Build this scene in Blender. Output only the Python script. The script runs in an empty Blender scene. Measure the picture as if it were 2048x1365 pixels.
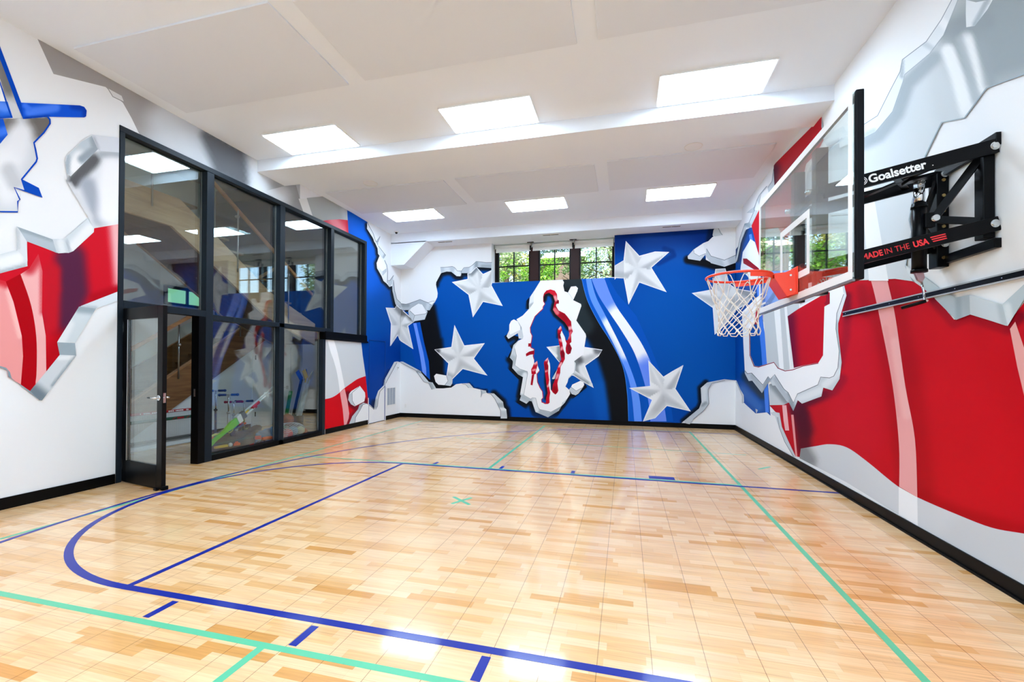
import bpy, bmesh, math, random
import numpy as np
from mathutils import Vector, Matrix
from mathutils.geometry import delaunay_2d_cdt
random.seed(7)
PI = math.pi
SC = bpy.context.scene
COL = SC.collection

# ------------------------------------------------------------------ camera
FPX, CY, YAW, PITCH, ROLL, EYE = 884.75, 721.3, 0.2510, 0.0069, 0.0054, 1.45
XL, XR, YB, ZC = -5.864, 2.375, 10.777, 4.762      # left wall, right wall, back wall, ceiling

def cam_dir(x, y, w):
    c, s = math.cos(ROLL), math.sin(ROLL)
    x, y = c * x - s * y, s * x + c * y
    cp, sp = math.cos(PITCH), math.sin(PITCH)
    a, b, d = x, w * cp - y * sp, w * sp + y * cp
    c, s = math.cos(YAW), math.sin(YAW)
    return c * a - s * b, s * a + c * b, d

def rays(uv):
    uv = np.asarray(uv, float)
    x = (uv[:, 0] - 1024) / FPX
    y = (CY - uv[:, 1]) / FPX
    return np.stack(cam_dir(x, y, 1.0), 1)

def unproj(uv, axis, val):
    """points of the place seen at photo pixels uv, on the plane axis = val"""
    r = rays(uv)
    v = val - (EYE if axis == 2 else 0)
    t = v / r[:, axis]
    p = r * t[:, None]
    p[:, 2] += EYE
    p[:, axis] = val
    return p

def at(u, v, axis, val):
    return Vector(unproj([(u, v)], axis, val)[0])

cam = bpy.data.cameras.new('camera')
camo = bpy.data.objects.new('camera', cam)
COL.objects.link(camo)
cam.sensor_width = 36.0
cam.lens = FPX / 2048 * 36.0
cam.shift_y = (CY - 682.5) / 2048
cam.clip_start = 0.02
rx, uy, fw = Vector(cam_dir(1, 0, 0)), Vector(cam_dir(0, 1, 0)), Vector(cam_dir(0, 0, 1))
M3 = Matrix((rx, uy, -fw)).transposed()
camo.matrix_world = Matrix.Translation((0, 0, EYE)) @ M3.to_4x4()
SC.camera = camo

# ------------------------------------------------------------------ objects
def link(o, parent=None):
    COL.objects.link(o)
    if parent is not None:
        o.parent = parent
    return o

def tag(o, label=None, cat=None, group=None, kind=None):
    if label: o['label'] = label
    if cat: o['category'] = cat
    if group: o['group'] = group
    if kind: o['kind'] = kind
    return o

def thing(name, label, cat, loc=(0, 0, 0), rz=0, group=None):
    o = link(bpy.data.objects.new(name, None))
    o.empty_display_size = 0.1
    o.location = loc
    o.rotation_euler = (0, 0, rz)
    return tag(o, label, cat, group)

def kids(o):
    return [c for c in bpy.data.objects if c.parent == o]

def copy_tree(o, parent=None):
    c = o.copy()
    link(c, parent)
    for ch in kids(o):
        copy_tree(ch, c)
    return c

def basis(d):
    d = Vector(d).normalized()
    a = Vector((0, 0, 1)) if abs(d.z) < 0.9 else Vector((1, 0, 0))
    x = d.cross(a).normalized()
    return x, d.cross(x).normalized(), d

class MB:
    """collects shapes and links them as ONE mesh object"""
    def __init__(s):
        s.v, s.f, s.m, s.sm = [], [], [], []
    def add(s, vs, fs, m=0, smooth=False):
        o = len(s.v)
        s.v += [tuple(v) for v in vs]
        for f in fs:
            s.f.append([i + o for i in f]); s.m.append(m); s.sm.append(smooth)
        return s
    def box(s, x0, x1, y0, y1, z0, z1, m=0):
        vs = [(x, y, z) for z in (z0, z1) for y in (y0, y1) for x in (x0, x1)]
        return s.add(vs, [(0, 2, 3, 1), (4, 5, 7, 6), (0, 1, 5, 4), (2, 6, 7, 3), (0, 4, 6, 2), (1, 3, 7, 5)], m)
    def obox(s, c, ax, ay, az, m=0):
        c, ax, ay, az = Vector(c), Vector(ax), Vector(ay), Vector(az)
        vs = [c + ax * i + ay * j + az * k for k in (-1, 1) for j in (-1, 1) for i in (-1, 1)]
        return s.add(vs, [(0, 2, 3, 1), (4, 5, 7, 6), (0, 1, 5, 4), (2, 6, 7, 3), (0, 4, 6, 2), (1, 3, 7, 5)], m)
    def bar(s, p0, p1, w, h, up=(0, 0, 1), m=0):
        """rectangular bar: w across, h along up"""
        p0, p1 = Vector(p0), Vector(p1)
        d = (p1 - p0); L = d.length; d.normalize()
        u = Vector(up); u = (u - d * u.dot(d)).normalized()
        a = d.cross(u)
        return s.obox((p0 + p1) / 2, d * L / 2, a * w / 2, u * h / 2, m)
    def cyl(s, p0, p1, r0, r1=None, n=16, m=0, cap=True, smooth=True):
        r1 = r0 if r1 is None else r1
        p0, p1 = Vector(p0), Vector(p1)
        x, y, d = basis(p1 - p0)
        vs = []
        for p, r in ((p0, r0), (p1, r1)):
            for i in range(n):
                a = 2 * PI * i / n
                vs.append(p + x * (r * math.cos(a)) + y * (r * math.sin(a)))
        s.add(vs, [(i, (i + 1) % n, n + (i + 1) % n, n + i) for i in range(n)], m, smooth)
        if cap:
            o = len(s.v) - 2 * n
            s.f.append([o + i for i in range(n)][::-1]); s.m.append(m); s.sm.append(False)
            s.f.append([o + n + i for i in range(n)]); s.m.append(m); s.sm.append(False)
        return s
    def tube(s, pts, r, n=8, m=0, closed=False, cap=True):
        pts = [Vector(p) for p in pts]
        N = len(pts)
        rs = r if isinstance(r, (list, tuple)) else [r] * N
        vs = []
        px = None
        for i, p in enumerate(pts):
            a = pts[i - 1] if (i or closed) else p
            b = pts[(i + 1) % N] if (i < N - 1 or closed) else p
            d = (b - a).normalized()
            if px is None:
                px = basis(d)[0]
            px = (px - d * px.dot(d))
            px = px.normalized() if px.length > 1e-6 else basis(d)[0]
            py = d.cross(px)
            for k in range(n):
                t = 2 * PI * k / n
                vs.append(p + px * (rs[i] * math.cos(t)) + py * (rs[i] * math.sin(t)))
        fs = []
        for i in range(N if closed else N - 1):
            j = (i + 1) % N
            for k in range(n):
                fs.append((i * n + k, i * n + (k + 1) % n, j * n + (k + 1) % n, j * n + k))
        s.add(vs, fs, m, True)
        if cap and not closed:
            o = len(s.v) - len(vs)
            s.f.append([o + k for k in range(n)][::-1]); s.m.append(m); s.sm.append(False)
            s.f.append([o + (N - 1) * n + k for k in range(n)]); s.m.append(m); s.sm.append(False)
        return s
    def ball(s, c, r, m=0, nu=20, nv=12, sx=1, sy=1, sz=1):
        c = Vector(c); vs = [c + Vector((0, 0, r * sz))]
        for i in range(1, nv):
            a = PI * i / nv
            for k in range(nu):
                b = 2 * PI * k / nu
                vs.append(c + Vector((r * sx * math.sin(a) * math.cos(b), r * sy * math.sin(a) * math.sin(b), r * sz * math.cos(a))))
        vs.append(c - Vector((0, 0, r * sz)))
        fs = [(0, 1 + k, 1 + (k + 1) % nu) for k in range(nu)]
        for i in range(nv - 2):
            for k in range(nu):
                a, b = 1 + i * nu + k, 1 + i * nu + (k + 1) % nu
                fs.append((a, a + nu, b + nu, b))
        o = 1 + (nv - 2) * nu
        fs += [(len(vs) - 1, o + (k + 1) % nu, o + k) for k in range(nu)]
        return s.add(vs, fs, m, True)
    def prism(s, poly, fn, d0, d1, m=0):
        """poly: 2D outline; fn(a, b, d) -> 3D point"""
        n = len(poly)
        vs = [fn(a, b, d0) for a, b in poly] + [fn(a, b, d1) for a, b in poly]
        return s.add(vs, [tuple(range(n))[::-1], tuple(range(n, 2 * n))] + [(i, (i + 1) % n, n + (i + 1) % n, n + i) for i in range(n)], m)
    def lathe(s, prof, o=(0, 0, 0), n=24, m=0):
        o = Vector(o); vs = []
        for r, z in prof:
            for k in range(n):
                a = 2 * PI * k / n
                vs.append(o + Vector((r * math.cos(a), r * math.sin(a), z)))
        fs = [(i * n + k, i * n + (k + 1) % n, (i + 1) * n + (k + 1) % n, (i + 1) * n + k) for i in range(len(prof) - 1) for k in range(n)]
        return s.add(vs, fs, m, True)
    def quad(s, a, b, c, d, m=0):
        return s.add([a, b, c, d], [(0, 1, 2, 3)], m)
    def build(s, name, mats, parent=None, bevel=0, seg=2, fix=True):
        me = bpy.data.meshes.new(name)
        me.from_pydata(s.v, [], s.f)
        for mt in (mats if isinstance(mats, (list, tuple)) else [mats]):
            me.materials.append(mt)
        me.polygons.foreach_set('material_index', s.m)
        me.polygons.foreach_set('use_smooth', s.sm)
        if fix:
            b = bmesh.new(); b.from_mesh(me)
            bmesh.ops.recalc_face_normals(b, faces=b.faces)
            b.to_mesh(me); b.free()
        me.update()
        o = link(bpy.data.objects.new(name, me), parent)
        if bevel:
            md = o.modifiers.new('bevel', 'BEVEL')
            md.width = bevel; md.segments = seg; md.limit_method = 'ANGLE'; md.angle_limit = 0.7
            md.harden_normals = False
        return o

# ------------------------------------------------------------------ materials
def lin(c):
    c = np.asarray(c, float) / 255.0
    return np.where(c <= 0.04045, c / 12.92, ((c + 0.055) / 1.055) ** 2.4)

MATS = {}
def mat(name, col=(200, 200, 200), rough=0.5, metal=0.0, spec=0.5, coat=0.0, noise=0.0, nscale=20, bump=0.0, bscale=200, emit=None, es=0, sheen=0):
    m = bpy.data.materials.new(name); m.use_nodes = True
    nt = m.node_tree; b = nt.nodes['Principled BSDF']
    rgb = [float(x) for x in lin(col)]
    b.inputs['Base Color'].default_value = (*rgb, 1)
    b.inputs['Roughness'].default_value = rough
    b.inputs['Metallic'].default_value = metal
    b.inputs['Specular IOR Level'].default_value = spec
    b.inputs['Coat Weight'].default_value = coat
    b.inputs['Coat Roughness'].default_value = 0.08
    b.inputs['Sheen Weight'].default_value = sheen
    N, L = nt.nodes, nt.links
    tc = N.new('ShaderNodeTexCoord')
    if noise:
        n = N.new('ShaderNodeTexNoise'); n.inputs['Scale'].default_value = nscale; n.inputs['Detail'].default_value = 4
        L.new(tc.outputs['Object'], n.inputs['Vector'])
        mx = N.new('ShaderNodeMix'); mx.data_type = 'RGBA'
        mx.inputs['A'].default_value = (*[x * (1 - noise) for x in rgb], 1)
        mx.inputs['B'].default_value = (*[min(1, x * (1 + noise)) for x in rgb], 1)
        L.new(n.outputs['Fac'], mx.inputs['Factor']); L.new(mx.outputs['Result'], b.inputs['Base Color'])
    if bump:
        n2 = N.new('ShaderNodeTexNoise'); n2.inputs['Scale'].default_value = bscale; n2.inputs['Detail'].default_value = 3
        L.new(tc.outputs['Object'], n2.inputs['Vector'])
        bp = N.new('ShaderNodeBump'); bp.inputs['Strength'].default_value = bump; bp.inputs['Distance'].default_value = 0.002
        L.new(n2.outputs['Fac'], bp.inputs['Height']); L.new(bp.outputs['Normal'], b.inputs['Normal'])
    if emit is not None:
        b.inputs['Emission Color'].default_value = (*[float(x) for x in lin(emit)], 1)
        b.inputs['Emission Strength'].default_value = es
    MATS[name] = m
    return m

def glass_mat(name, ior=1.5, tint=(0.93, 0.98, 0.97), boost=1.0, rough=0.0):
    """architectural glazing: fresnel mirror over a clear, faintly green pane"""
    m = bpy.data.materials.new(name); m.use_nodes = True
    nt = m.node_tree; N, L = nt.nodes, nt.links
    N.remove(N['Principled BSDF'])
    out = N['Material Output']
    # Schlick reflectance of one glass face, the same from either side
    f0 = ((ior - 1) / (ior + 1)) ** 2
    ge = N.new('ShaderNodeNewGeometry')
    dt = N.new('ShaderNodeVectorMath'); dt.operation = 'DOT_PRODUCT'
    L.new(ge.outputs['Incoming'], dt.inputs[0]); L.new(ge.outputs['Normal'], dt.inputs[1])
    ab = N.new('ShaderNodeMath'); ab.operation = 'ABSOLUTE'; L.new(dt.outputs['Value'], ab.inputs[0])
    om = N.new('ShaderNodeMath'); om.operation = 'SUBTRACT'; om.inputs[0].default_value = 1; L.new(ab.outputs[0], om.inputs[1])
    pw = N.new('ShaderNodeMath'); pw.operation = 'POWER'; pw.inputs[1].default_value = 5; L.new(om.outputs[0], pw.inputs[0])
    ma = N.new('ShaderNodeMath'); ma.operation = 'MULTIPLY_ADD'; ma.inputs[1].default_value = 1 - f0; ma.inputs[2].default_value = f0
    L.new(pw.outputs[0], ma.inputs[0])
    mu = N.new('ShaderNodeMath'); mu.operation = 'MULTIPLY'; mu.inputs[1].default_value = boost; mu.use_clamp = True
    L.new(ma.outputs[0], mu.inputs[0])
    tr = N.new('ShaderNodeBsdfTransparent'); tr.inputs[0].default_value = (*tint, 1)
    gl = N.new('ShaderNodeBsdfGlossy'); gl.inputs['Roughness'].default_value = rough
    gl.inputs[0].default_value = (0.95, 1, 0.99, 1)
    mx = N.new('ShaderNodeMixShader')
    L.new(mu.outputs[0], mx.inputs[0]); L.new(tr.outputs[0], mx.inputs[1]); L.new(gl.outputs[0], mx.inputs[2])
    L.new(mx.outputs[0], out.inputs[0])
    MATS[name] = m
    return m

def wood_mat(name, c0, c1, axis=1, rough=0.45, scale=1.0, rot=0.0):
    m = mat(name, c0, rough)
    nt = m.node_tree; N, L = nt.nodes, nt.links; b = N['Principled BSDF']
    tc = N.new('ShaderNodeTexCoord'); mp = N.new('ShaderNodeMapping')
    sc = [14 * scale] * 3; sc[axis] = 0.9 * scale
    mp.inputs['Rotation'].default_value = (rot, 0, 0)
    mp.inputs['Scale'].default_value = sc
    L.new(tc.outputs['Object'], mp.inputs['Vector'])
    n = N.new('ShaderNodeTexNoise'); n.inputs['Scale'].default_value = 1.6; n.inputs['Detail'].default_value = 6
    n.inputs['Distortion'].default_value = 0.6
    L.new(mp.outputs[0], n.inputs['Vector'])
    cr = N.new('ShaderNodeValToRGB')
    cr.color_ramp.elements[0].position = 0.3; cr.color_ramp.elements[1].position = 0.7
    cr.color_ramp.elements[0].color = (*[float(x) for x in lin(c0)], 1)
    cr.color_ramp.elements[1].color = (*[float(x) for x in lin(c1)], 1)
    L.new(n.outputs['Fac'], cr.inputs[0]); L.new(cr.outputs[0], b.inputs['Base Color'])
    return m

def paint_mat(name, soft=False):
    m = bpy.data.materials.new(name); m.use_nodes = True
    nt = m.node_tree; N, L = nt.nodes, nt.links; b = N['Principled BSDF']
    a = N.new('ShaderNodeAttribute'); a.attribute_name = 'paint'
    L.new(a.outputs['Color'], b.inputs['Base Color'])
    b.inputs['Roughness'].default_value = 0.55
    b.inputs['Specular IOR Level'].default_value = 0.07
    n2 = N.new('ShaderNodeTexNoise'); n2.inputs['Scale'].default_value = 160
    tc = N.new('ShaderNodeTexCoord'); L.new(tc.outputs['Object'], n2.inputs['Vector'])
    bp = N.new('ShaderNodeBump'); bp.inputs['Strength'].default_value = 0.08; bp.inputs['Distance'].default_value = 0.002
    L.new(n2.outputs['Fac'], bp.inputs['Height']); L.new(bp.outputs['Normal'], b.inputs['Normal'])
    return m
PAINT = paint_mat('mural_paint')

# ------------------------------------------------------------------ the painted walls
def inpoly(p, poly):
    p = np.asarray(p, float); q = np.asarray(poly, float)
    x, y = p[:, 0], p[:, 1]
    c = np.zeros(len(p), bool)
    n = len(q)
    for i in range(n):
        x0, y0 = q[i]; x1, y1 = q[(i + 1) % n]
        if y0 == y1: continue
        k = (y0 > y) != (y1 > y)
        c ^= k & (x < (x1 - x0) * (y - y0) / (y1 - y0) + x0)
    return c

def dline(p, pts, closed=False):
    p = np.asarray(p, float); q = np.asarray(pts, float)
    if len(q) == 1:
        return np.hypot(*(p - q[0]).T)
    d = np.full(len(p), 1e9)
    n = len(q)
    for i in range(n if closed else n - 1):
        a, b = q[i], q[(i + 1) % n]
        ab = b - a; L2 = max((ab ** 2).sum(), 1e-9)
        t = np.clip(((p - a) @ ab) / L2, 0, 1)
        d = np.minimum(d, np.hypot(*(p - a - t[:, None] * ab).T))
    return d

def dab(pts, r0, r1, col, s=1.0, area=False):
    """a soft airbrush stroke along pts: full to r0, gone at r1"""
    pts = np.asarray(pts, float)
    def f(p, c):
        d = dline(p, pts, area)
        if area:
            d = np.where(inpoly(p, pts), 0, d)
        t = np.clip((r1 - d) / max(r1 - r0, 1e-6), 0, 1)
        w = (s * t * t * (3 - 2 * t))[:, None]
        return c * (1 - w) + np.asarray(col, float) * w
    f.r = r1 - r0
    return f

def Z(x0, y0, k):
    def g(txt):
        return [(x0 + float(a.split(',')[0]) / k, y0 + float(a.split(',')[1]) / k) for a in txt.split()]
    return g
def PX(txt):
    return Z(0, 0, 1)(txt)
def shift(pts, dx, dy):
    return [(a + dx, b + dy) for a, b in pts]

def S(pts, k=5):
    """smooth curve through the given points"""
    q = np.asarray(pts, float); n = len(q); out = []
    for i in range(n - 1):
        a, b, c, d = q[max(i - 1, 0)], q[i], q[i + 1], q[min(i + 2, n - 1)]
        for j in range(k):
            t = j / k
            out.append(tuple(.5 * (2 * b + (c - a) * t + (2 * a - 5 * b + 4 * c - d) * t * t + (3 * b - a - 3 * c + d) * t ** 3)))
    return out + [tuple(q[-1])]

class Wall:
    STEP = 0.0002
    def __init__(s, axis, val, sign, halfs=(), holes=()):
        s.axis, s.val, s.sign, s.halfs, s.holes = axis, val, sign, halfs, holes
        s.V, s.F, s.C = [], [], []
        s.n = 0; s.k = 0
    def _put(s, uv, faces, rgb):
        s.k += 1
        p = unproj(uv, s.axis, s.val + s.sign * s.STEP * s.k)
        s.V.append(p); s.C.append(np.clip(lin(rgb), 0, 1) * np.ones((len(p), 1)))
        s.F += [[i + s.n for i in f] for f in faces]
        s.n += len(p)
    def poly(s, pts, col, dabs=(), sp=None, extra=()):
        loops = [np.asarray(pts, float)] + [np.asarray(e, float) for e in extra]
        dabs = list(dabs)
        if dabs and sp is None:
            sp = max(2.0, min(9, min(d.r for d in dabs) / 2.5))
        lo = np.min([l.min(0) for l in loops], 0); hi = np.max([l.max(0) for l in loops], 0)
        for h in s.holes:
            h = np.asarray(h, float)
            if (h.max(0) > lo).all() and (h.min(0) < hi).all():
                loops.append(h)
        V, E = [], []
        for l in loops:
            o = len(V); pl = []
            for i in range(len(l)):
                a, b = l[i], l[(i + 1) % len(l)]
                m = max(1, int(np.hypot(*(b - a)) / (sp * 1.5))) if sp else 1
                for j in range(m):
                    pl.append(a + (b - a) * j / m)
            V += pl
            E += [(o + i, o + (i + 1) % len(pl)) for i in range(len(pl))]
        for (a, b, keep) in s.halfs:                      # the line of a room corner
            a = np.asarray(a, float); b = np.asarray(b, float)
            sd = [(b - a)[0] * (q - a)[1] - (b - a)[1] * (q - a)[0] for q in np.asarray(V)]
            if min(sd) < 0 < max(sd):
                o = len(V); V += [a, b]; E.append((o, o + 1))
        if sp:
            gx = np.arange(lo[0] + sp * .37, hi[0], sp); gy = np.arange(lo[1] + sp * .41, hi[1], sp * .87)
            g = np.array([(x + (sp / 2 if j % 2 else 0), y) for j, y in enumerate(gy) for x in gx])
            if len(g):
                ok = inpoly(g, loops[0]) & (dline(g, loops[0], True) > sp * .45)
                V += list(g[ok])
        vo, eo, fo, *_ = delaunay_2d_cdt([Vector((float(x), float(y))) for x, y in V], E, [], 0, 1e-5)
        uv = np.array([(v.x, v.y) for v in vo])
        fo = [list(f) for f in fo]
        cen = np.array([uv[f].mean(0) for f in fo])
        nl = 1 + len(extra)
        ins = np.zeros(len(cen), bool)
        for l in loops[:nl]:
            ins ^= inpoly(cen, l)
        for h in s.holes:
            ins &= ~inpoly(cen, h)
        for (a, b, keep) in s.halfs:
            a = np.asarray(a, float); b = np.asarray(b, float)
            sd = (b - a)[0] * (cen - a)[:, 1] - (b - a)[1] * (cen - a)[:, 0]
            ins &= (sd * keep > 0)
        fo = [f for f, k in zip(fo, ins) if k]
        if not fo: return
        used = sorted({i for f in fo for i in f}); mp = {i: j for j, i in enumerate(used)}
        uv = uv[used]; fo = [[mp[i] for i in f] for f in fo]
        c = np.ones((len(uv), 3)) * np.asarray(col(uv) if callable(col) else col, float)
        for d in dabs:
            c = d(uv, c)
        s._put(uv, fo, c)
    def stroke(s, pts, w, col, closed=False):
        q = np.asarray(pts, float); n = len(q); nr = []
        for i in range(n):
            a = q[i - 1] if (i or closed) else q[i]
            b = q[(i + 1) % n] if (i < n - 1 or closed) else q[i]
            d = (b - a) / max(np.hypot(*(b - a)), 1e-6)
            nr.append((-d[1], d[0]))
        nr = np.array(nr) * w * (.66 if w < 1.3 else .5)
        uv = np.concatenate([q + nr, q - nr])
        fs = [(i, (i + 1) % n, n + (i + 1) % n, n + i) for i in range(n if closed else n - 1)]
        keep = []
        for f in fs:
            c = uv[list(f)].mean(0)[None]
            ok = not any(inpoly(c, h)[0] for h in s.holes)
            for (a, b, kp) in s.halfs:
                a = np.asarray(a, float); b = np.asarray(b, float)
                ok &= ((b - a)[0] * (c[0] - a)[1] - (b - a)[1] * (c[0] - a)[0]) * kp > 0
            if ok: keep.append(f)
        if keep: s._put(uv, keep, np.ones((2 * n, 3)) * np.asarray(col, float))
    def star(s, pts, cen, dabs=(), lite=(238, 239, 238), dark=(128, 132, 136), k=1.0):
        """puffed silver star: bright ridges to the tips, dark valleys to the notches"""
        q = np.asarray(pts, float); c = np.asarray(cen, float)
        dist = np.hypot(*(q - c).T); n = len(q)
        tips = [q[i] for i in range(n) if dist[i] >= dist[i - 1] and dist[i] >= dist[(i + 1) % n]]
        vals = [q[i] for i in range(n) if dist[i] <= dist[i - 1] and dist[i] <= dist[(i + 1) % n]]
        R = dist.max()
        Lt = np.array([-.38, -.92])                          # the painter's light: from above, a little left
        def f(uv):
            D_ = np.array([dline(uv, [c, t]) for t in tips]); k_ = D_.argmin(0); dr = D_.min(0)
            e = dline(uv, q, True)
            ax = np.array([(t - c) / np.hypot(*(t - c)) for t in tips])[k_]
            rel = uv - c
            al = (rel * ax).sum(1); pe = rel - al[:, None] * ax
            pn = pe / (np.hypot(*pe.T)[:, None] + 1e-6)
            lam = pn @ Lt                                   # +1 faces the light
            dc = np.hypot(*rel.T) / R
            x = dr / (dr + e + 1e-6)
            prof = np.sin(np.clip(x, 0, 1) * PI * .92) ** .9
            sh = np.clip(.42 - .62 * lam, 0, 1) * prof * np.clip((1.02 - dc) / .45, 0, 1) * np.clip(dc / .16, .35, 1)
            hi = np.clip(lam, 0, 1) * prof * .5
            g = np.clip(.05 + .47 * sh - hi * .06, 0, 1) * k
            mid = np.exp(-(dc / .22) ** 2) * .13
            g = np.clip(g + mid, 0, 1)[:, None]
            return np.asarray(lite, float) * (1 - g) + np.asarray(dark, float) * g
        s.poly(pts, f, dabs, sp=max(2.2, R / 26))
        s.stroke(pts, 1.1, (240, 242, 246), True)
    def build(s, name, base_v, base_f, base_col=(236, 237, 238)):
        bv = np.asarray(base_v, float)
        V = np.concatenate([bv] + s.V); nb = len(bv)
        F = [list(f) for f in base_f] + [[i + nb for i in f] for f in s.F]
        me = bpy.data.meshes.new(name)
        me.from_pydata(V.tolist(), [], F)
        C = np.concatenate([lin(base_col) * np.ones((nb, 1))] + s.C)
        at_ = me.color_attributes.new('paint', 'FLOAT_COLOR', 'POINT')
        at_.data.foreach_set('color', np.concatenate([C, np.ones((len(C), 1))], 1).astype(np.float32).ravel())
        me.materials.append(PAINT)
        b = bmesh.new(); b.from_mesh(me)
        ax = Vector((0, 0, 0)); ax[s.axis] = s.sign
        for f in b.faces:
            f.normal_update()
            if f.normal.dot(ax) < 0: f.normal_flip()
        b.to_mesh(me); b.free()
        me.update()
        o = link(bpy.data.objects.new(name, me))
        return tag(o, kind='structure')
def proj(P):
    x, y, z = P[0], P[1], P[2] - EYE
    d = Vector((x, y, z))
    a, b, c = d.dot(rx), d.dot(uy), d.dot(fw)
    return (1024 + FPX * a / c, CY - FPX * b / c)

# openings
P_Y0, P_Y1, P_Y2, P_ZT, P_ZL = 3.93, 9.14, 7.70, 4.277, 1.91      # glazed partition in the left wall
W_X0, W_X1, W_Z0, W_Z1 = -3.318, -0.261, 3.505, 4.53              # window in the back wall
hole_l = [proj((XL, y, z)) for y, z in ((P_Y0, P_ZT), (P_Y1, P_ZT), (P_Y1, P_ZL), (P_Y2, P_ZL), (P_Y2, -.3), (P_Y0, -.3))]
hole_b = [proj((x, YB, z)) for x, z in ((W_X0, W_Z0), (W_X1, W_Z0), (W_X1, W_Z1), (W_X0, W_Z1))]
cl = (proj((XL, YB, 5.5)), proj((XL, YB, -1)))
cr = (proj((XR, YB, 5.5)), proj((XR, YB, -1)))
WL = Wall(0, XL, 1, [(cl[0], cl[1], 1)], [hole_l])
WB = Wall(1, YB, -1, [(cl[0], cl[1], -1), (cr[0], cr[1], 1)], [hole_b])
WR = Wall(0, XR, -1, [(cr[0], cr[1], -1)], [])

BLUE, DBLUE, LBLUE, RED, DRED, BLACK = (0, 74, 160), (0, 44, 122), (108, 152, 246), (200, 14, 34), (112, 8, 40), (16, 17, 21)
WHT, LG, MG, DG, PINK = (238, 239, 240), (214, 219, 222), (184, 192, 198), (140, 150, 158), (234, 168, 168)
LINE = (96, 104, 112)
A = Z(0, 60, 3.412); B = Z(0, 420, 3.412); C = Z(640, 660, 6.205); D = Z(680, 410, 5.055); E_ = Z(220, 230, 3.4125)
G = Z(560, 400, 5.25); H0 = Z(0, 0, 2.625)
F1 = Z(780, 500, 7.585); F2 = Z(780, 640, 6.204); F3 = Z(1000, 550, 8.027); F4 = Z(1000, 690, 8.027); F5 = Z(1140, 430, 3.174)
R1 = Z(1380, 150, 2.482); R2 = Z(1400, 480, 3.59); R3 = Z(1500, 540, 2.068); R4 = Z(1100, 0, 2.16); R5 = Z(1420, 420, 13.65)
R6 = Z(1420, 760, 11.38); Q2 = Z(1500, 180, 5.6875)

# ================================================================= LEFT WALL
w = WL
# grey shade band under the ceiling
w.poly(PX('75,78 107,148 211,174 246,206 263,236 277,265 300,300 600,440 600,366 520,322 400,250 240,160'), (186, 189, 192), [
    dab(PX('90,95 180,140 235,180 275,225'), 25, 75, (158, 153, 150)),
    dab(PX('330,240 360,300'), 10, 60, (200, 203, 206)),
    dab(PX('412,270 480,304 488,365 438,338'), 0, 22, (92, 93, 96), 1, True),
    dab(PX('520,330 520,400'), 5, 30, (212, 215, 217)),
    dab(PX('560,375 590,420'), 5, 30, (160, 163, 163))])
w.poly(A('735,398 830,450 846,492 770,455'), (222, 222, 222)); w.stroke(A('735,398 770,455 846,492'), 1.2, (150, 150, 150))
w.poly(E_('1215,480 1270,480 1320,660 1170,600 1060,520'), (152, 152, 150), [dab(E_('1100,520 1150,560'), 10, 40, (206, 209, 211))])
w.poly(G('195,-12 285,-12 345,172 245,125'), (228, 229, 226))
w.poly(G('280,-20 480,-40 712,105 722,222 620,208 455,222 345,178'), (168, 171, 168), [dab(G('690,100 705,200'), 3, 14, (190, 193, 192))])
w.poly(G('440,222 520,210 620,204 715,213 740,370 550,290'), (214, 62, 78), [dab(G('560,215 640,330'), 3, 18, (232, 130, 138)), dab(G('715,240 725,330'), 1, 8, (196, 40, 60))])
# blue field
blue_l = PX('694.3,420 736,445') + D('272,240 330,330 380,440 385,495 400,515 370,590 375,640 420,720 440,770 470,795 500,830 528,820 530,870 560,1000 600,1075 640,1080') + \
    PX('815,640 815,730') + C('990,402 960,395 922,400 800,622 790,690 722,760 690,850 670,985 640,950 598,915 575,700 512,165 500,120') + PX('715,560 697,466')
w.poly(blue_l, BLUE, [dab(PX('770,720 760,800'), 20, 70, (0, 58, 146)), dab(PX('715,440 740,560'), 10, 50, (8, 86, 188)),
    dab(D('272,200 275,245 325,335 375,440 380,500 395,520 365,590 372,645 415,725 435,775 468,802 500,838 528,835 532,900 555,1010 600,1080'), 1.5, 7, BLACK, .95),
    dab(C('668,985 660,960 672,900'), 2, 9, (10, 20, 50), .8), dab(C('795,690 800,625 860,510'), 1, 6, (10, 25, 70), .6)], sp=3)
# torn plaster edge up to the ceiling
w.poly(D('275,175 273,240 330,315 345,372 380,418 397,365 360,370 336,290 300,225'), (226, 228, 230)); w.stroke(D('280,185 300,225 336,290 360,370'), .7, LINE)
w.poly(D('405,318 385,372 385,418 360,370'), (178, 186, 192)); w.stroke(D('360,370 385,372 405,318'), .6, LINE)
w.poly(D('388,415 462,512 440,550 400,507 383,490'), (218, 222, 226), [dab(D('445,530 455,510'), 1, 5, (170, 178, 184))]); w.stroke(D('388,415 462,512'), .6, LINE)
w.poly(D('395,527 445,572 470,640 470,672 430,718 375,642 370,590'), (243, 243, 243)); w.poly(D('470,642 425,675 430,718 472,676'), (196, 203, 208)); w.poly(D('375,620 428,672 430,718 376,645'), (224, 227, 230))
w.poly(D('436,715 468,678 478,797 452,778'), (236, 238, 240)); w.stroke(D('450,560 472,610 482,670 478,790'), 1.4, (150, 158, 164))
w.poly(D('484,765 503,768 542,713 527,800 506,828 485,808'), (198, 205, 210)); w.stroke(D('484,765 503,768 542,713'), .7, LINE)
w.poly(D('540,760 552,870 575,955 625,1002 640,1003 640,1075 618,1068 566,1010 530,872 529,812'), (196, 203, 208), [dab(D('600,1040 640,1060'), 1, 6, (168, 176, 182))]); w.stroke(D('540,760 552,870 575,955 625,1002'), .7, LINE)
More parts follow.
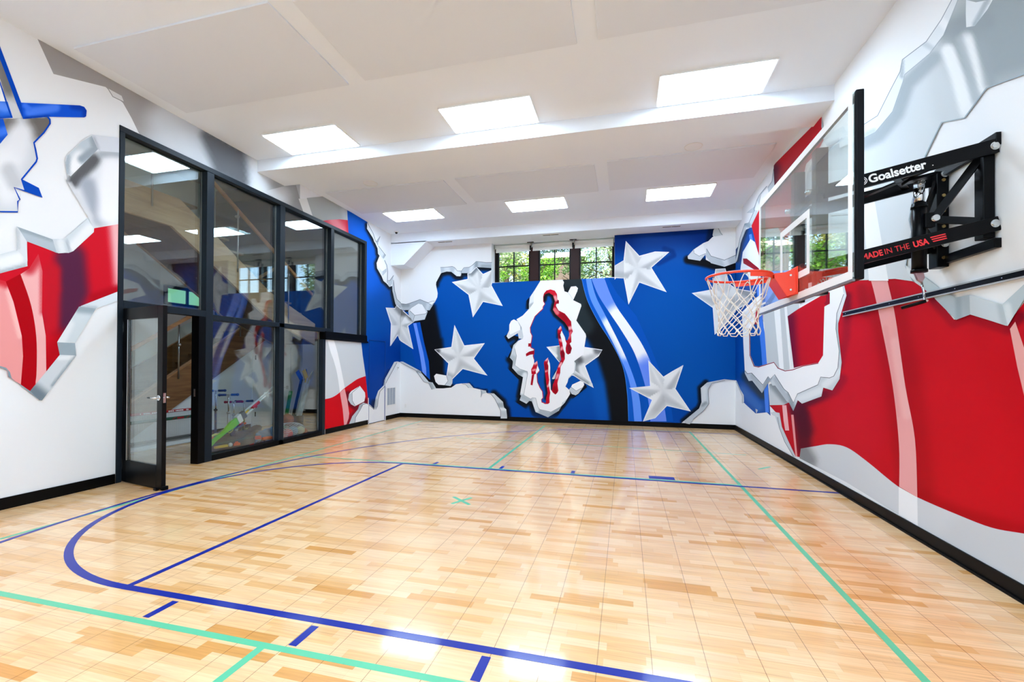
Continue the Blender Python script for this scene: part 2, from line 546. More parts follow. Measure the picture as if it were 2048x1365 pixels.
# corner star
cstar = PX('772,615.7 790,617.3 793,611 806,622 829,643 815.6,652.3 826,698.6 800,681 795.3,670.6 780.8,692.6 782.6,648')
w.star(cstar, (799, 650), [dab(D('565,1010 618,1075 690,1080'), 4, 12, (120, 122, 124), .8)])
# lower flag part
w.poly(C('40,110 506,155 568,580 460,615 300,730 150,845 40,880'), (206, 209, 210))
w.poly(S(C('170,118 215,270 255,450 285,600 308,722')) + S(C('247,775 215,560 175,400 130,270 90,110')), (244, 244, 244))
w.poly(S(C('40,866 60,862 150,840 230,790 300,728 400,655 470,610 566,575')) + C('600,905 600,930 540,915 480,985 430,1090 370,1190 40,1240'), (206, 8, 24), [
    dab(C('350,800 360,900 440,960 560,890'), 3, 10, (92, 8, 30), .8), dab(C('470,1000 400,1080 350,1170'), 2, 9, (110, 8, 30), .7)])
w.poly(C('247,778 306,730 340,880 362,1040 355,1100 325,1185 300,1185 282,985'), (236, 160, 160))
w.poly(C('495,697 558,780 562,830 550,890 432,950 385,925 350,870 360,800 390,760'), (240, 241, 242)); w.poly(C('360,800 398,782 400,880 437,948 385,925 350,870'), (198, 206, 211)); w.stroke(C('487,705 398,782 400,880 437,945'), .6, LINE)
w.poly(C('360,1180 400,1080 470,990 490,935 540,905 600,927 640,962 672,992 672,1015 600,1190'), (239, 240, 240))
w.poly(C('360,1172 400,1075 470,990 490,935 540,905 602,927 575,918 535,932 500,995 440,1090 434,1160'), (196, 203, 208), [dab(C('480,980 510,940'), 1, 4, (160, 170, 178))]); w.stroke(C('434,1155 440,1090 500,992 530,930 580,915 640,960 672,992'), .7, LINE)
w.poly(C('672,992 692,850 722,760 790,690 800,622 922,400 960,393 992,402 955,407 828,640 803,705 745,765 722,862 713,950'), (214, 219, 223), [dab(C('690,870 680,980'), 1, 5, (168, 176, 182)), dab(C('800,640 810,690'), 1, 4, (170, 178, 184))]); w.stroke(C('955,407 828,640 803,705 745,765 722,862 713,950 690,990'), .7, LINE)
# blue line figure
w.poly(A('-420,250 0,190 60,352 118,515 150,600 22,607 -10,560 -420,560'), (206, 207, 208), [dab(A('0,200 70,385'), 10, 34, (118, 116, 112))])
w.poly(A('-420,340 0,335 45,487 86,602 78,604 40,520 -420,510'), (240, 240, 240))
w.poly(A('-420,610 0,600 22,605 170,607 335,600 342,635 300,700 232,770 254,878 245,900 150,1018 172,1095 100,1073 135,1158 120,1168 122,1242 -420,1232'), (207, 210, 213), [
    dab(A('60,640 30,650'), 8, 28, (112, 107, 102)), dab(A('250,625 320,620 290,680 265,690'), 8, 34, (108, 102, 97)), dab(A('140,720 100,850'), 10, 40, (226, 227, 230)),
    dab(A('0,900 60,1100'), 10, 50, (232, 233, 235)), dab(A('60,960 100,1040'), 6, 24, (196, 198, 201))])
w.poly(A('-420,490 0,487 52,489 88,600 0,606 -420,606'), (40, 104, 214), [dab(A('0,520 40,530'), 4, 14, (90, 140, 238)), dab(A('0,605 85,600'), 1, 7, (0, 62, 170))], sp=4)
w.poly(A('-420,606 22,607 53,715 0,778 -420,1100'), (14, 78, 190), [dab(A('0,700 30,690'), 3, 14, (60, 118, 226))], sp=4)
w.poly(A('0,110 145,497 172,607 158,608 118,515 60,357 0,200 -140,-160 -140,-260'), (0, 68, 180))
w.poly(A('-140,0 0,345 48,490 85,600 76,602 38,495 0,372 -140,40'), (0, 66, 176))
w.poly(A('143,496 380,507 545,515 575,525 592,550 588,590 575,597 335,593 172,607 160,600'), (12, 80, 204), [dab(A('200,560 300,545 380,530'), 3, 14, (70, 124, 236)), dab(A('170,605 330,592'), 1, 6, (0, 56, 160)), dab(A('500,520 580,535 585,590'), 2, 12, (0, 56, 170)), dab(A('170,515 200,540'), 2, 8, (60, 116, 232))], sp=3)
w.stroke(A('325,592 340,612 342,638 300,700 232,770 243,820 254,878 247,900 148,1020 174,1098'), 3.6, (0, 66, 176))
w.poly(A('148,1018 265,1078 291,1146 174,1104 172,1090'), (0, 70, 176)); w.stroke(A('180,1102 97,1075 136,1158 121,1170 122,1242 -420,1236'), 2.8, (0, 66, 176))
# grey column behind the torn edge
w.poly(A('830,737 625,713 560,755 456,858 444,905 468,1000 452,1030 600,1275 640,1362 830,1330'), (222, 225, 228), [
    dab(A('505,1030 580,945 640,890'), 6, 22, (92, 92, 94)), dab(A('600,1060 690,1290'), 5, 26, (164, 170, 180)), dab(A('690,850 810,850'), 2, 12, (170, 176, 182)), dab(A('760,950 740,1250'), 10, 34, (240, 240, 242)), dab(A('470,1060 610,1280'), 3, 10, (214, 216, 219))], sp=5)
w.poly(A('628,722 668,815 482,1000 458,985 447,905 460,858 560,760'), (190, 200, 206), [dab(A('540,870 500,940'), 5, 22, (242, 243, 244)), dab(A('640,745 655,810 560,880'), 3, 14, (150, 160, 168)), dab(A('462,870 460,970'), 2, 9, (168, 178, 186))], sp=4)
w.poly(A('628,716 830,738 830,838 690,826 668,814'), (212, 216, 222), [dab(A('640,735 668,812'), 1, 6, (176, 182, 190))], sp=4)
# torn red flag
w.poly(B('-420,520 0,432 187,385 185,213 385,293 470,294 520,260 645,125 830,94 830,552 555,660 395,905 408,990 315,1107 205,1237 140,1192 55,1140 48,1090 -420,1000'), RED, [
    dab(B('480,330 500,560 420,740'), 16, 44, (84, 32, 62)), dab(B('790,110 830,540'), 2, 24, (238, 186, 186), .95), dab(B('360,420 350,800'), 6, 26, (190, 20, 36)),
    dab(B('430,900 330,1080'), 5, 40, (168, 0, 14), .7), dab(B('800,545 640,600'), 2, 16, (176, 4, 24))], sp=5)
w.poly(B('-420,600 0,478 38,488 92,630 148,860 157,1000 142,1192 55,1140 48,1090 -420,1000'), (232, 152, 150), [dab(B('0,480 60,500'), 3, 18, (206, 40, 52)), dab(B('60,560 140,860'), 2, 10, (240, 184, 180))], sp=5)
w.poly(B('140,440 200,400 262,300 290,420 286,700 312,860 316,1107 243,1190 250,1000 246,850 210,650'), (236, 174, 172), [dab(B('200,395 262,310'), 4, 22, (200, 50, 62)), dab(B('290,330 290,700'), 2, 10, (206, 60, 70), .7)], sp=4)
w.poly(S(B('140,438 212,650 248,870 250,1100 240,1192')) + B('205,1237') + S(B('143,1195 157,1000 148,850 94,630 40,490')), (170, 0, 14))
w.poly(B('-420,450 0,303 120,275 185,345 188,384 0,434 -420,540'), (208, 216, 220), [dab(B('20,360 120,330'), 5, 20, (236, 238, 238)), dab(B('0,430 170,385'), 2, 8, (176, 186, 192))], sp=5)
w.poly(B('113,113 135,140 183,215 188,350 120,277'), (218, 223, 226), [dab(B('118,130 124,260'), 1, 7, (192, 198, 202))], sp=4)
w.poly(B('113,113 360,202 387,292 183,215 135,140'), (176, 188, 196), [dab(B('130,130 360,205'), 1, 7, (150, 162, 170))], sp=4)
w.poly(B('360,200 440,198 472,292 400,297 387,292'), (202, 210, 214), [dab(B('410,210 425,280'), 3, 10, (226, 230, 232))], sp=4)
w.poly(B('440,198 600,58 642,130 640,152 500,282 472,293'), (208, 216, 220), [dab(B('500,250 610,130'), 4, 18, (234, 236, 238)), dab(B('455,215 475,285'), 1, 6, (180, 188, 194))], sp=4)
w.poly(B('830,548 830,610 655,675 545,662 555,655'), (218, 224, 227), [dab(B('560,665 650,672'), 1, 8, (180, 190, 196))], sp=4)
w.poly(B('540,660 655,674 512,908 390,905 395,895'), (206, 215, 219), [dab(B('540,675 640,685'), 2, 14, (150, 164, 172)), dab(B('470,780 420,890'), 4, 16, (228, 232, 234))], sp=4)
w.poly(B('390,904 512,910 520,996 408,991'), (152, 166, 174))
w.poly(B('408,990 520,995 287,1302 268,1300 205,1237 315,1105'), (204, 210, 214), [dab(B('230,1240 280,1280'), 5, 26, (112, 126, 136)), dab(B('400,1010 500,1005'), 2, 8, (228, 232, 234)), dab(B('515,1005 360,1200'), 1, 7, (150, 162, 170))], sp=4)
w.poly(B('-420,960 0,1066 42,1078 68,1108 80,1150 270,1300 205,1237 140,1192 57,1140 50,1095 0,1078 -420,980'), (134, 150, 160))

# ================================================================= BACK WALL
w = WB
blue_b = F1('1552,275 1305,262 1225,352 1085,354 1068,402 1010,399 930,334 860,329 775,354 702,490 697,530 724,660 717,720 682,790 595,918 160,918 100,840 -200,760') + PX('780,720') + \
    F2('130,520 160,520 385,640 390,660 480,770 530,780 570,852 660,852 760,842 820,800 890,790 985,790 1035,847 1190,882 1197,907 1290,917 1400,1022 1415,1090 1440,1115 1450,1195 1450,1225') + PX('1015,866 1250,870') + \
    F5('680,1345 722,1310 820,1230 835,1190 830,1100 870,1065 980,1045 1100,1058 1100,290 980,322 900,305 862,285 862,250 825,290 748,276 748,262 845,180 920,150 905,130 932,60 283,100 283,412') + PX('1235,553') + PX('1229,552.5 983,566.5') + F1('1538,500 1538,275')
w.poly(blue_b, BLUE, [
    dab(PX('1235,470 1420,460'), 14, 60, (0, 38, 112), .9), dab(PX('1300,490 1360,500'), 8, 50, (40, 100, 180), .25),
    dab(PX('1360,620 1440,760'), 40, 120, (0, 82, 166), .7), dab(PX('900,560 1000,640'), 30, 90, (0, 80, 166), .6), dab(PX('1000,830 1400,845'), 4, 60, (0, 66, 158), .7),
    dab(PX('1200,780 1210,830'), 8, 26, (10, 90, 180), .6),
    # torn edges throw painted shadows
    dab(F1('1545,275 1305,262 1225,360 1085,360 1068,410 1010,408 930,340 860,337 775,360 702,490 697,530'), 3, 10, BLACK, .95),
    dab(F2('390,650 480,770 530,785 570,852 660,852 760,842'), 4, 11, BLACK), dab(F2('1190,882 1200,910'), 2, 5, BLACK), dab(F2('1290,915 1400,1015 1420,1085 1445,1110 1455,1200'), 3, 11, BLACK, .95),
    dab(F2('985,790 1035,847 1190,880'), 1, 4, (10, 20, 50), .8),
    dab(F5('720,1310 820,1225 832,1190 827,1100 862,1065'), 3, 9, BLACK, .9),
    dab(F5('748,285 825,300 870,310 980,338 1060,322'), 5, 12, BLACK), dab(F5('905,110 895,160'), 6, 14, (0, 20, 50), .8),
    dab(F5('600,215 650,232 660,258 610,285 560,310'), 2, 8, (0, 46, 120), .8),
    # black bands
    dab(F1('330,1090 580,920 650,860 690,1100 740,1365') + F2('620,250 640,450 640,640 700,850 560,850 495,745 420,300 340,0'), 0, 11, BLACK, 1, True),
    dab(F5('-60,380 90,400 125,540 190,680 260,790 320,900 355,1000 375,1150 382,1320 280,1320 268,1200 248,1060 205,920 140,790 45,680 -30,560'), 1, 15, BLACK, 1, True),
    dab(F5('-40,405 60,410 40,600 90,700'), 10, 30, (40, 50, 54), .85)], sp=3)
# left stripes
w.poly(F2('225,70 290,40 372,30 422,280 482,520 496,745 400,650 330,590 260,350'), (2, 72, 172))
w.poly(F2('288,45 326,40 362,200 412,400 447,600 452,702 402,650 372,450 322,200'), LBLUE)
w.poly(F2('326,40 372,30 422,280 482,520 497,747 452,702 447,600 412,400 362,200'), (10, 84, 190))
# right stripes
w.poly(F5('240,398 300,500 420,640 520,860 590,1040 640,1200 655,1312') + S(F5('372,1312 365,1150 345,1000 310,900 250,790 180,680 110,540 74,402')), (2, 80, 178))
w.poly(S(F5('100,402 128,530 196,665 292,852 362,1012 392,1150 408,1312')) + S(F5('372,1312 365,1150 345,1000 310,900 250,790 180,680 110,540 74,402')), (8, 88, 192))
w.poly(S(F5('132,402 165,520 225,640 330,850 400,1020 440,1160 456,1312')) + S(F5('408,1312 392,1150 362,1012 292,852 196,665 128,530 100,402')), (96, 148, 244), [dab(F5('240,690 290,770 350,880'), 4, 18, (242, 244, 248))], sp=4)
w.poly(S(F5('217,400 255,500 300,590 370,690 450,810 510,930 565,1070 600,1230 613,1312')) + S(F5('510,1312 500,1200 470,1060 410,880 330,740 250,620 180,510 135,402')), (104, 142, 238), [dab(F5('300,640 380,750 455,870'), 10, 30, (244, 245, 248)), dab(F5('480,930 540,1060'), 3, 20, (90, 128, 236), .6)], sp=4)
w.stroke(S(F5('74,402 110,540 180,680 250,790 310,900 345,1000 365,1150 372,1312')), .8, (60, 130, 220))
# torn edge, upper left
w.poly(F1('765,268 850,262 945,250 985,270 1020,320 1085,320 1120,272 1200,264 1240,242 1308,175 1385,182 1460,192 1552,188 1552,277 1305,262 1225,352 1085,354 1068,402 1010,399 930,334 860,329 775,354'), (188, 197, 204), [
    dab(F1('1010,330 1040,390'), 3, 8, (226, 230, 233)), dab(F1('1310,185 1310,255'), 1, 5, (150, 160, 168)), dab(F1('1240,250 1225,340'), 1, 6, (226, 230, 233)), dab(F1('860,280 870,320'), 2, 9, (214, 220, 224)), dab(F1('1400,250 1545,250'), 1, 5, (160, 170, 178))], sp=2.5)
w.stroke(F1('765,268 850,264 945,252 985,272 1020,320 1085,320 1120,272 1200,264 1240,242 1308,177 1385,184 1460,194 1545,190'), .6, LINE); w.stroke(F1('1085,320 1080,400'), .5, LINE)
# hanging sheet's lower edge
w.poly(F1('-60,300 45,520 100,760 160,818 240,828 290,815 455,755 580,805 630,838 682,785 602,918 565,918 430,830 285,915 165,920 95,838 38,545 -60,330'), (180, 188, 194), [dab(F1('165,840 270,840'), 2, 6, (150, 158, 164)), dab(F1('130,800 160,900'), 1, 6, (204, 210, 214)), dab(F1('580,830 560,900'), 1, 6, (206, 212, 216))], sp=2.5)
w.stroke(F1('45,520 100,760 160,816 240,828 290,815 455,755 580,805 630,838'), .7, LINE); w.poly(F1('580,805 640,780 676,775 630,835'), (240, 241, 242)); w.stroke(F1('575,806 640,780 680,776'), .5, LINE)
w.poly(F1('228,915 288,915 284,940 228,940'), BLACK)
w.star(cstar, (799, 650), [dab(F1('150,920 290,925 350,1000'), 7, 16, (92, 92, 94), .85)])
w.poly(F1('430,813 490,828 570,940 527,1057 345,1087 285,990 278,930 310,885'), (216, 220, 223)); w.poly(F1('430,815 490,830 547,952 545,970 375,995 300,925 330,880'), (243, 243, 243)); w.poly(F1('283,935 300,925 375,995 348,1085 285,988'), (198, 205, 210))
w.stroke(F1('300,925 375,995 545,970 570,940'), .6, LINE); w.stroke(F1('375,995 348,1085'), .5, LINE); w.stroke(F1('430,813 490,828 570,940 527,1057 345,1087 285,990 278,930 310,885'), .5, (150, 158, 164), True)
# stars
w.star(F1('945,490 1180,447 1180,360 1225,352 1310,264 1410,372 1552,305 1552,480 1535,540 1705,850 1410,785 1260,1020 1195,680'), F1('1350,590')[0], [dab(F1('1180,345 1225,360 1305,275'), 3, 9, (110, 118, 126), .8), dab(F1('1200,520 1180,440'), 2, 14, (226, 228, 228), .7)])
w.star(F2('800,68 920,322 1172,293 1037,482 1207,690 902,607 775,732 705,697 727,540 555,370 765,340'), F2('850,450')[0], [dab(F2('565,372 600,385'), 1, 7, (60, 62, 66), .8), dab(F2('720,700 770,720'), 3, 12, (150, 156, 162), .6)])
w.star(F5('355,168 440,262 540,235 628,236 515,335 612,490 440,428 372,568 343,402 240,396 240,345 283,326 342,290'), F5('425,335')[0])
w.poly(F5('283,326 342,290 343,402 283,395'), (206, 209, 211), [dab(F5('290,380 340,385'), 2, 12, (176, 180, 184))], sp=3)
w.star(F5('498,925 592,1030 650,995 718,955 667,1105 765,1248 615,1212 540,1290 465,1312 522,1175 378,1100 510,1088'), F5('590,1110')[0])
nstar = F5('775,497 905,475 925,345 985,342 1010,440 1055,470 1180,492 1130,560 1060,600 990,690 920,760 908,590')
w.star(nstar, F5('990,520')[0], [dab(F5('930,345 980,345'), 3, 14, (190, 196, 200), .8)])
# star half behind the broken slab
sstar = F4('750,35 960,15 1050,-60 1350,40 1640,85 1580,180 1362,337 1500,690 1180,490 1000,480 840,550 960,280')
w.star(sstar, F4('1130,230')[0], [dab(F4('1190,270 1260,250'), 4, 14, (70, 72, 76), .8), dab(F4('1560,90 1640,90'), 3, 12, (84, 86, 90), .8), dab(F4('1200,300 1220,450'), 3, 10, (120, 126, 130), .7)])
# broken slab with the cut-out figure
slab_out = F3('655,85 780,68 1000,73 1028,120 1015,175 1035,265 1090,285 1140,190 1220,183 1252,215 1240,265 1175,408 1300,468 1307,500 1225,735 1375,950 1383,990 1357,1150 1340,1290') + \
    F4('1330,160 1190,265 1215,300 1207,400 1190,455 1100,540 1085,600 1050,670 1115,730 1128,790 1090,850 1040,930 985,990 945,1060 770,1165 570,1080 530,960 510,908 470,902 425,948 315,890 340,820 322,800 370,520 290,477 195,372 207,290 205,260 157,205 205,60') + \
    F3('160,1330 215,1130 290,1060 350,1030 300,1020 285,930 325,850 285,745 265,715 360,660 465,545 465,480 480,360 540,270')
slab_in = F3('655,85 780,70 1000,75 1028,120 1015,175 1035,265 1090,285 1140,190 1220,185 1250,215 1240,265 1175,408 1300,470 1305,500 1225,735 1375,950 1381,990 1356,1150 1340,1290') + \
    F4('1330,160 1190,265 1200,330 1190,440 1100,520 1085,600 1050,670 1115,730 1125,785 1090,850 1010,925 990,985 820,1080 640,1040 608,1000 572,855 520,852 490,872 380,805 445,465 440,430 320,390 240,330 265,180 235,60') + \
    F3('235,1200 235,1150 300,1060 365,1030 375,990 340,850 265,715 365,655 475,545 540,450 545,280')
blk = dab(shift(slab_out, -2.5, 4), 1.5, 9, BLACK, .97, True)
w.poly(F3('470,545 462,480 470,360 420,420 400,560') , BLUE, [dab(F3('468,370 458,480 462,550'), 2, 8, BLACK)], sp=2)
low = F3('60,990 120,950 320,1000 200,1180 120,1330 60,1260') + F4('60,130 40,300 300,560 250,760 220,900 420,1040 480,1100 560,1180 900,1180 1080,960 1180,860 1400,680 1330,560 1100,700 600,700 330,300')
w.poly(low, BLUE, [blk, dab(F3('120,960 135,1035 290,960'), 3, 10, BLACK, .95), dab(F4('1120,800 1215,825 1270,790 1360,670'), 2, 9, BLACK, .95), dab(PX('1000,830 1100,845'), 2, 30, (0, 66, 158), .5)], sp=2.4)
w.poly(F4('1080,560 1290,540 1300,590 1150,650 1110,730 1045,670'), BLUE)
w.poly(F4('1190,400 1480,620 1500,690 1320,600 1190,500'), (176, 180, 182), [dab(F4('1200,440 1470,660'), 3, 12, (226, 228, 228), .8), dab(F4('1200,500 1400,620'), 2, 7, (120, 126, 130), .7)], sp=3); w.stroke(F4('1360,335 1500,690 1180,490'), .9, (240, 242, 246))
w.poly(slab_out, (204, 210, 214), [dab(F4('300,460 430,440'), 2, 9, (160, 170, 177)), dab(F4('350,830 480,900'), 2, 8, (172, 181, 188)), dab(F4('600,1050 790,1130'), 3, 9, (170, 179, 186)), dab(F4('560,900 590,1050'), 2, 7, (222, 227, 230)), dab(F4('400,480 360,760'), 2, 7, (226, 230, 232)), dab(F4('170,200 230,220 210,300'), 2, 8, (176, 184, 190)), dab(F3('500,470 540,300'), 2, 7, (228, 231, 233)), dab(F3('470,500 530,470'), 1, 5, (170, 178, 184)), dab(F4('980,1000 830,1110'), 1, 6, (150, 160, 168))], sp=2.4)
w.poly(slab_in, (240, 240, 241))
w.stroke(F4('235,60 265,180 240,330 320,390 440,430 445,465 380,805 490,872 520,852 572,855 608,1000 640,1040 820,1080 990,985 1010,925'), .5, (120, 128, 136)); w.stroke(F3('1090,285 1130,330 1175,408'), .7, (206, 210, 213))
w.stroke(F4('1190,265 1215,300 1207,400 1190,450 1100,540'), .6, (190, 196, 200))
# the cut-out figure: red edge, blue inside
w = WB
body = F3('712,490 720,462 692,430 692,350 705,300 745,252 810,234 880,255 915,310 922,395 946,412 946,462 905,468 898,500 940,572 1040,622 1080,668 1142,750 1152,850 1170,910 1142,962 1147,1080 1120,1105 1155,1180 1132,1262 1090,1282 1058,1250 1053,1180 1070,1100 1050,1060 1040,1000 1000,922 985,850 975,822 968,960 1000,1090 1018,1200 1022,1240') + \
    F4('1040,140 1042,230 1005,300 970,360 965,450 935,565 920,600 935,740 922,770 890,802 850,770 815,720 812,640 800,500 806,370 795,300 772,205 718,262 705,300 720,430 742,600 772,780 760,870 790,880 795,930 770,952 720,952 672,922 664,882 690,852 680,750 640,690 600,600 590,470 630,420 605,345 598,260 548,300 545,230 530,180 548,80 500,50 480,20') + \
    F3('480,1140 500,1080 516,980 488,925 484,850 520,760 558,668 640,590 685,545 690,515')
w.poly(body, (172, 12, 34), [dab(F3('800,250 890,320'), 2, 8, (206, 24, 46)), dab(F3('885,360 905,400'), 1, 6, (232, 150, 156)), dab(F3('930,430'), 1, 4, (110, 6, 24)), dab(F3('880,560 920,610'), 2, 6, (228, 120, 128), .9), dab(F3('1000,650 1050,700'), 2, 9, (150, 6, 26)), dab(F3('1110,860 1150,850'), 1, 6, (236, 160, 166)), dab(F3('1140,930 1100,1010'), 1, 5, (224, 110, 120), .8), dab(F3('1110,1150 1120,1230'), 1, 6, (120, 8, 28))], sp=1.8)
inner = F3('716,490 724,462 700,430 700,365 722,312 790,290 850,330 880,420 868,480 850,560 890,632 960,692 1040,762 1098,850 1112,975 1085,1050 1060,1055 1042,1000 1002,922 985,850 975,830 930,880 932,1000 945,1080 962,1200 970,1240') + \
    F4('965,120 985,235 950,300 925,370 905,430 890,540 850,640 835,740 820,720 812,640 804,500 808,370 797,300 780,225 765,300 770,330 745,420 740,600 765,780 742,850 735,940 672,922 668,882 694,852 684,750 644,690 604,600 594,470 634,420 609,345 602,275 590,265 548,300 548,230 534,180 552,80 504,50 486,20') + \
    F3('486,1140 506,1080 521,980 494,925 489,850 525,762 562,674 644,596 690,550 694,515')
w.poly(inner, BLUE, [dab(F3('705,400 725,315 790,292 850,335 880,420'), 2.5, 8, BLACK), dab(F3('868,480 850,565 890,640 960,700 1040,768 1098,855'), 2.5, 8, BLACK, .95), dab(F3('925,1000 932,890'), 1, 5, BLACK, .6), dab(F4('745,420 740,600 765,780 740,860'), 1.5, 6, BLACK, .9), dab(F4('905,440 850,600 825,720'), 1, 5, BLACK, .7)], sp=2)
w.poly(F4('750,35 960,15 975,235 955,280') , (206, 209, 210), [dab(F4('955,30 950,270'), 2, 8, (120, 126, 130), .8), dab(F4('780,60 900,180'), 1, 5, (236, 238, 238))], sp=2); w.stroke(F4('960,15 750,35 955,280'), .8, (240, 242, 246))
w.poly(F4('835,545 925,385 905,440 880,545 850,555'), (206, 210, 212))
# strips of the red edge lying over the blue
def red(pts, *d): w.poly(pts, (186, 12, 36), d, sp=1.7)
HI = (240, 170, 174)
red(F3('975,820 928,880 925,930 935,1010 945,1080 965,1180 968,1250') + F4('960,120 985,235 1000,290 1040,235 1042,140') + F3('1018,1200 1000,1090 968,960 995,900 988,850'), dab(F3('955,860 975,835'), 1, 5, HI), dab(F3('965,1040 985,1060'), 1, 4, HI, .8), dab(F3('985,1200 1000,1170'), 1, 4, HI, .8), dab(F3('950,960 960,1000'), 1, 6, (120, 6, 26)), dab(F4('1000,120 1010,180'), 1, 6, (120, 6, 26)))
red(F4('1000,280 970,275 930,365 905,450 890,540 850,640 838,740 890,800 937,740 922,620 932,570 967,450 972,360'), dab(F4('945,345 990,300'), 1, 4, HI), dab(F4('905,530 930,490'), 1, 5, HI, .8), dab(F4('870,700 890,760'), 1, 8, (150, 6, 22)))
red(F4('772,203 712,262 704,300 722,430 742,600 772,780 742,930 742,950 775,950 796,930 795,850 808,770 780,640 790,560 775,450 778,340 765,300'), dab(F4('740,240 765,220'), 1, 5, HI), dab(F4('725,430 760,412'), 1, 3, HI, .8), dab(F4('760,670 785,650'), 1, 3, HI, .8), dab(F4('735,330 745,380'), 1, 6, (140, 6, 26)))
w.poly(F4('775,240 800,300 806,375 796,450 804,640 815,742 806,760 785,640 795,560 778,450 782,340 768,300'), (242, 242, 242))
w.poly(F3('985,900 1002,925 1040,1000 1050,1055 1068,1100 1053,1180 1056,1250 1040,1250 1022,1200 1003,1090 972,960'), (241, 241, 241))
red(F4('597,258 542,305 525,350 500,395 505,470 540,482 582,462 572,432 590,380 602,330'), dab(F4('560,300 585,285'), 1, 5, HI), dab(F4('530,410 570,400'), 1, 3, HI, .8))
w.poly(F4('600,330 630,400 628,425 590,465 580,430'), (242, 242, 242)); w.poly(F4('512,478 550,482 522,652 490,645'), (164, 12, 34))
w.stroke(F3('700,425 722,468 690,515 688,548 640,592 560,670 522,762 486,850 491,925 518,980 504,1080 482,1140 500,1170 548,1196 545,1280') + F4('548,100 532,180 546,232'), 1.4, (176, 10, 44)); w.stroke(F4('634,420 592,470 602,600 642,690 682,750 692,850 666,882 670,922 735,945'), 1.1, (176, 10, 44))
w.poly(F3('455,1100 500,1102 505,1152 452,1155'), (160, 12, 34)); w.poly(F3('415,1268 470,1232 548,1212 552,1275 480,1285 420,1312'), (160, 12, 34))
w.poly(F3('150,800 180,740 222,716 290,750 345,840 330,895 290,935 135,1030 105,985 148,890'), (218, 222, 225)); w.poly(F3('150,800 180,742 222,718 280,750 325,830 322,885 185,950 160,960 148,890'), (243, 243, 243))
w.poly(F3('290,750 345,840 370,960 365,1030 305,1022 288,935 328,890 325,830'), (206, 212, 216), [dab(F3('300,760 345,850'), 1, 5, (164, 172, 178))], sp=2)
w.poly(F4('1140,680 1160,640 1290,580 1340,598 1352,645 1322,690 1222,742'), (243, 243, 243)); w.poly(F4('1140,680 1108,720 1150,792 1215,812 1262,782 1352,655 1322,690 1222,742'), (196, 203, 208)); w.stroke(F4('1140,680 1222,742 1322,690'), .6, LINE)
# chunk below the lower star
w.poly(F2('700,690 752,700 777,735 772,790 750,823 680,812 718,760'), (200, 207, 212)); w.poly(F2('575,670 700,693 720,760 680,812 600,806 565,770 546,698'), (243, 243, 243)); w.stroke(F2('700,693 720,760 680,812'), .6, LINE)
# lower left broken edge
w.poly(F2('100,520 160,519 385,640 390,660 480,770 530,780 572,852 520,866 480,785 425,770 320,628 150,535 120,530'), (206, 212, 216), [dab(F2('340,640 385,650'), 1, 4, (150, 158, 164)), dab(F2('500,790 525,850'), 1, 6, (170, 178, 184))], sp=2.5); w.stroke(F2('130,530 320,628 420,770 480,785 518,866'), .6, LINE)
w.poly(F2('890,790 985,788 1037,848 975,846 940,805'), (208, 214, 218)); w.stroke(F2('890,792 940,805 975,846'), .5, LINE)
w.poly(F2('1125,870 1192,880 1195,906 1150,920 1128,962'), (188, 196, 202)); w.stroke(F2('1125,870 1140,900 1128,962'), .6, LINE)
w.poly(F2('1205,910 1290,915 1402,1020 1415,1090 1442,1112 1452,1195 1452,1225 1372,1225 1372,1130 1340,1060 1300,980 1255,925'), (204, 211, 215), [dab(F2('1345,1060 1410,1060'), 2, 7, (164, 173, 180)), dab(F2('1370,1110 1440,1110'), 1, 4, (232, 234, 236)), dab(F2('1390,1170 1440,1180'), 2, 9, (184, 192, 198))], sp=2.5)
w.stroke(F2('1205,910 1255,925 1300,980 1340,1060 1372,1130 1372,1225'), .7, LINE)
# right hand chunks
w.poly(F5('932,60 972,132 935,148 905,130 910,100'), (196, 203, 206)); w.stroke(F5('932,66 955,115 972,132'), .6, LINE)
w.poly(F5('845,180 866,245 826,292 750,280 747,262 785,220'), (206, 212, 216)); w.poly(F5('845,182 865,244 820,262 788,244 785,222'), (243, 243, 243)); w.stroke(F5('785,222 788,244 820,262 865,244'), .5, LINE)
w.poly(F5('905,140 970,128 1100,150 1100,255 980,330 895,306 860,262 865,220 880,165'), (238, 239, 240)); w.poly(F5('866,215 895,262 980,288 1060,252 1100,240 1100,290 1050,305 980,330 895,307 862,264'), (196, 204, 209), [dab(F5('985,290 1000,325'), 2, 9, (226, 230, 233))], sp=3); w.stroke(F5('866,215 895,262 980,288 1060,252'), .7, LINE)
w.poly(F5('735,1325 722,1310 822,1230 836,1190 831,1100 870,1065 980,1044 1100,1056 985,1051 900,1070 876,1110 882,1200 850,1242 780,1300 760,1330'), (188, 196, 202), [dab(F5('850,1100 850,1180'), 2, 10, (216, 221, 224)), dab(F5('840,1210 860,1195'), 1, 5, (146, 155, 163))], sp=3); w.stroke(F5('985,1051 900,1070 876,1110 882,1200 850,1242 780,1300'), .6, LINE)

# ================================================================= RIGHT WALL
w = WR
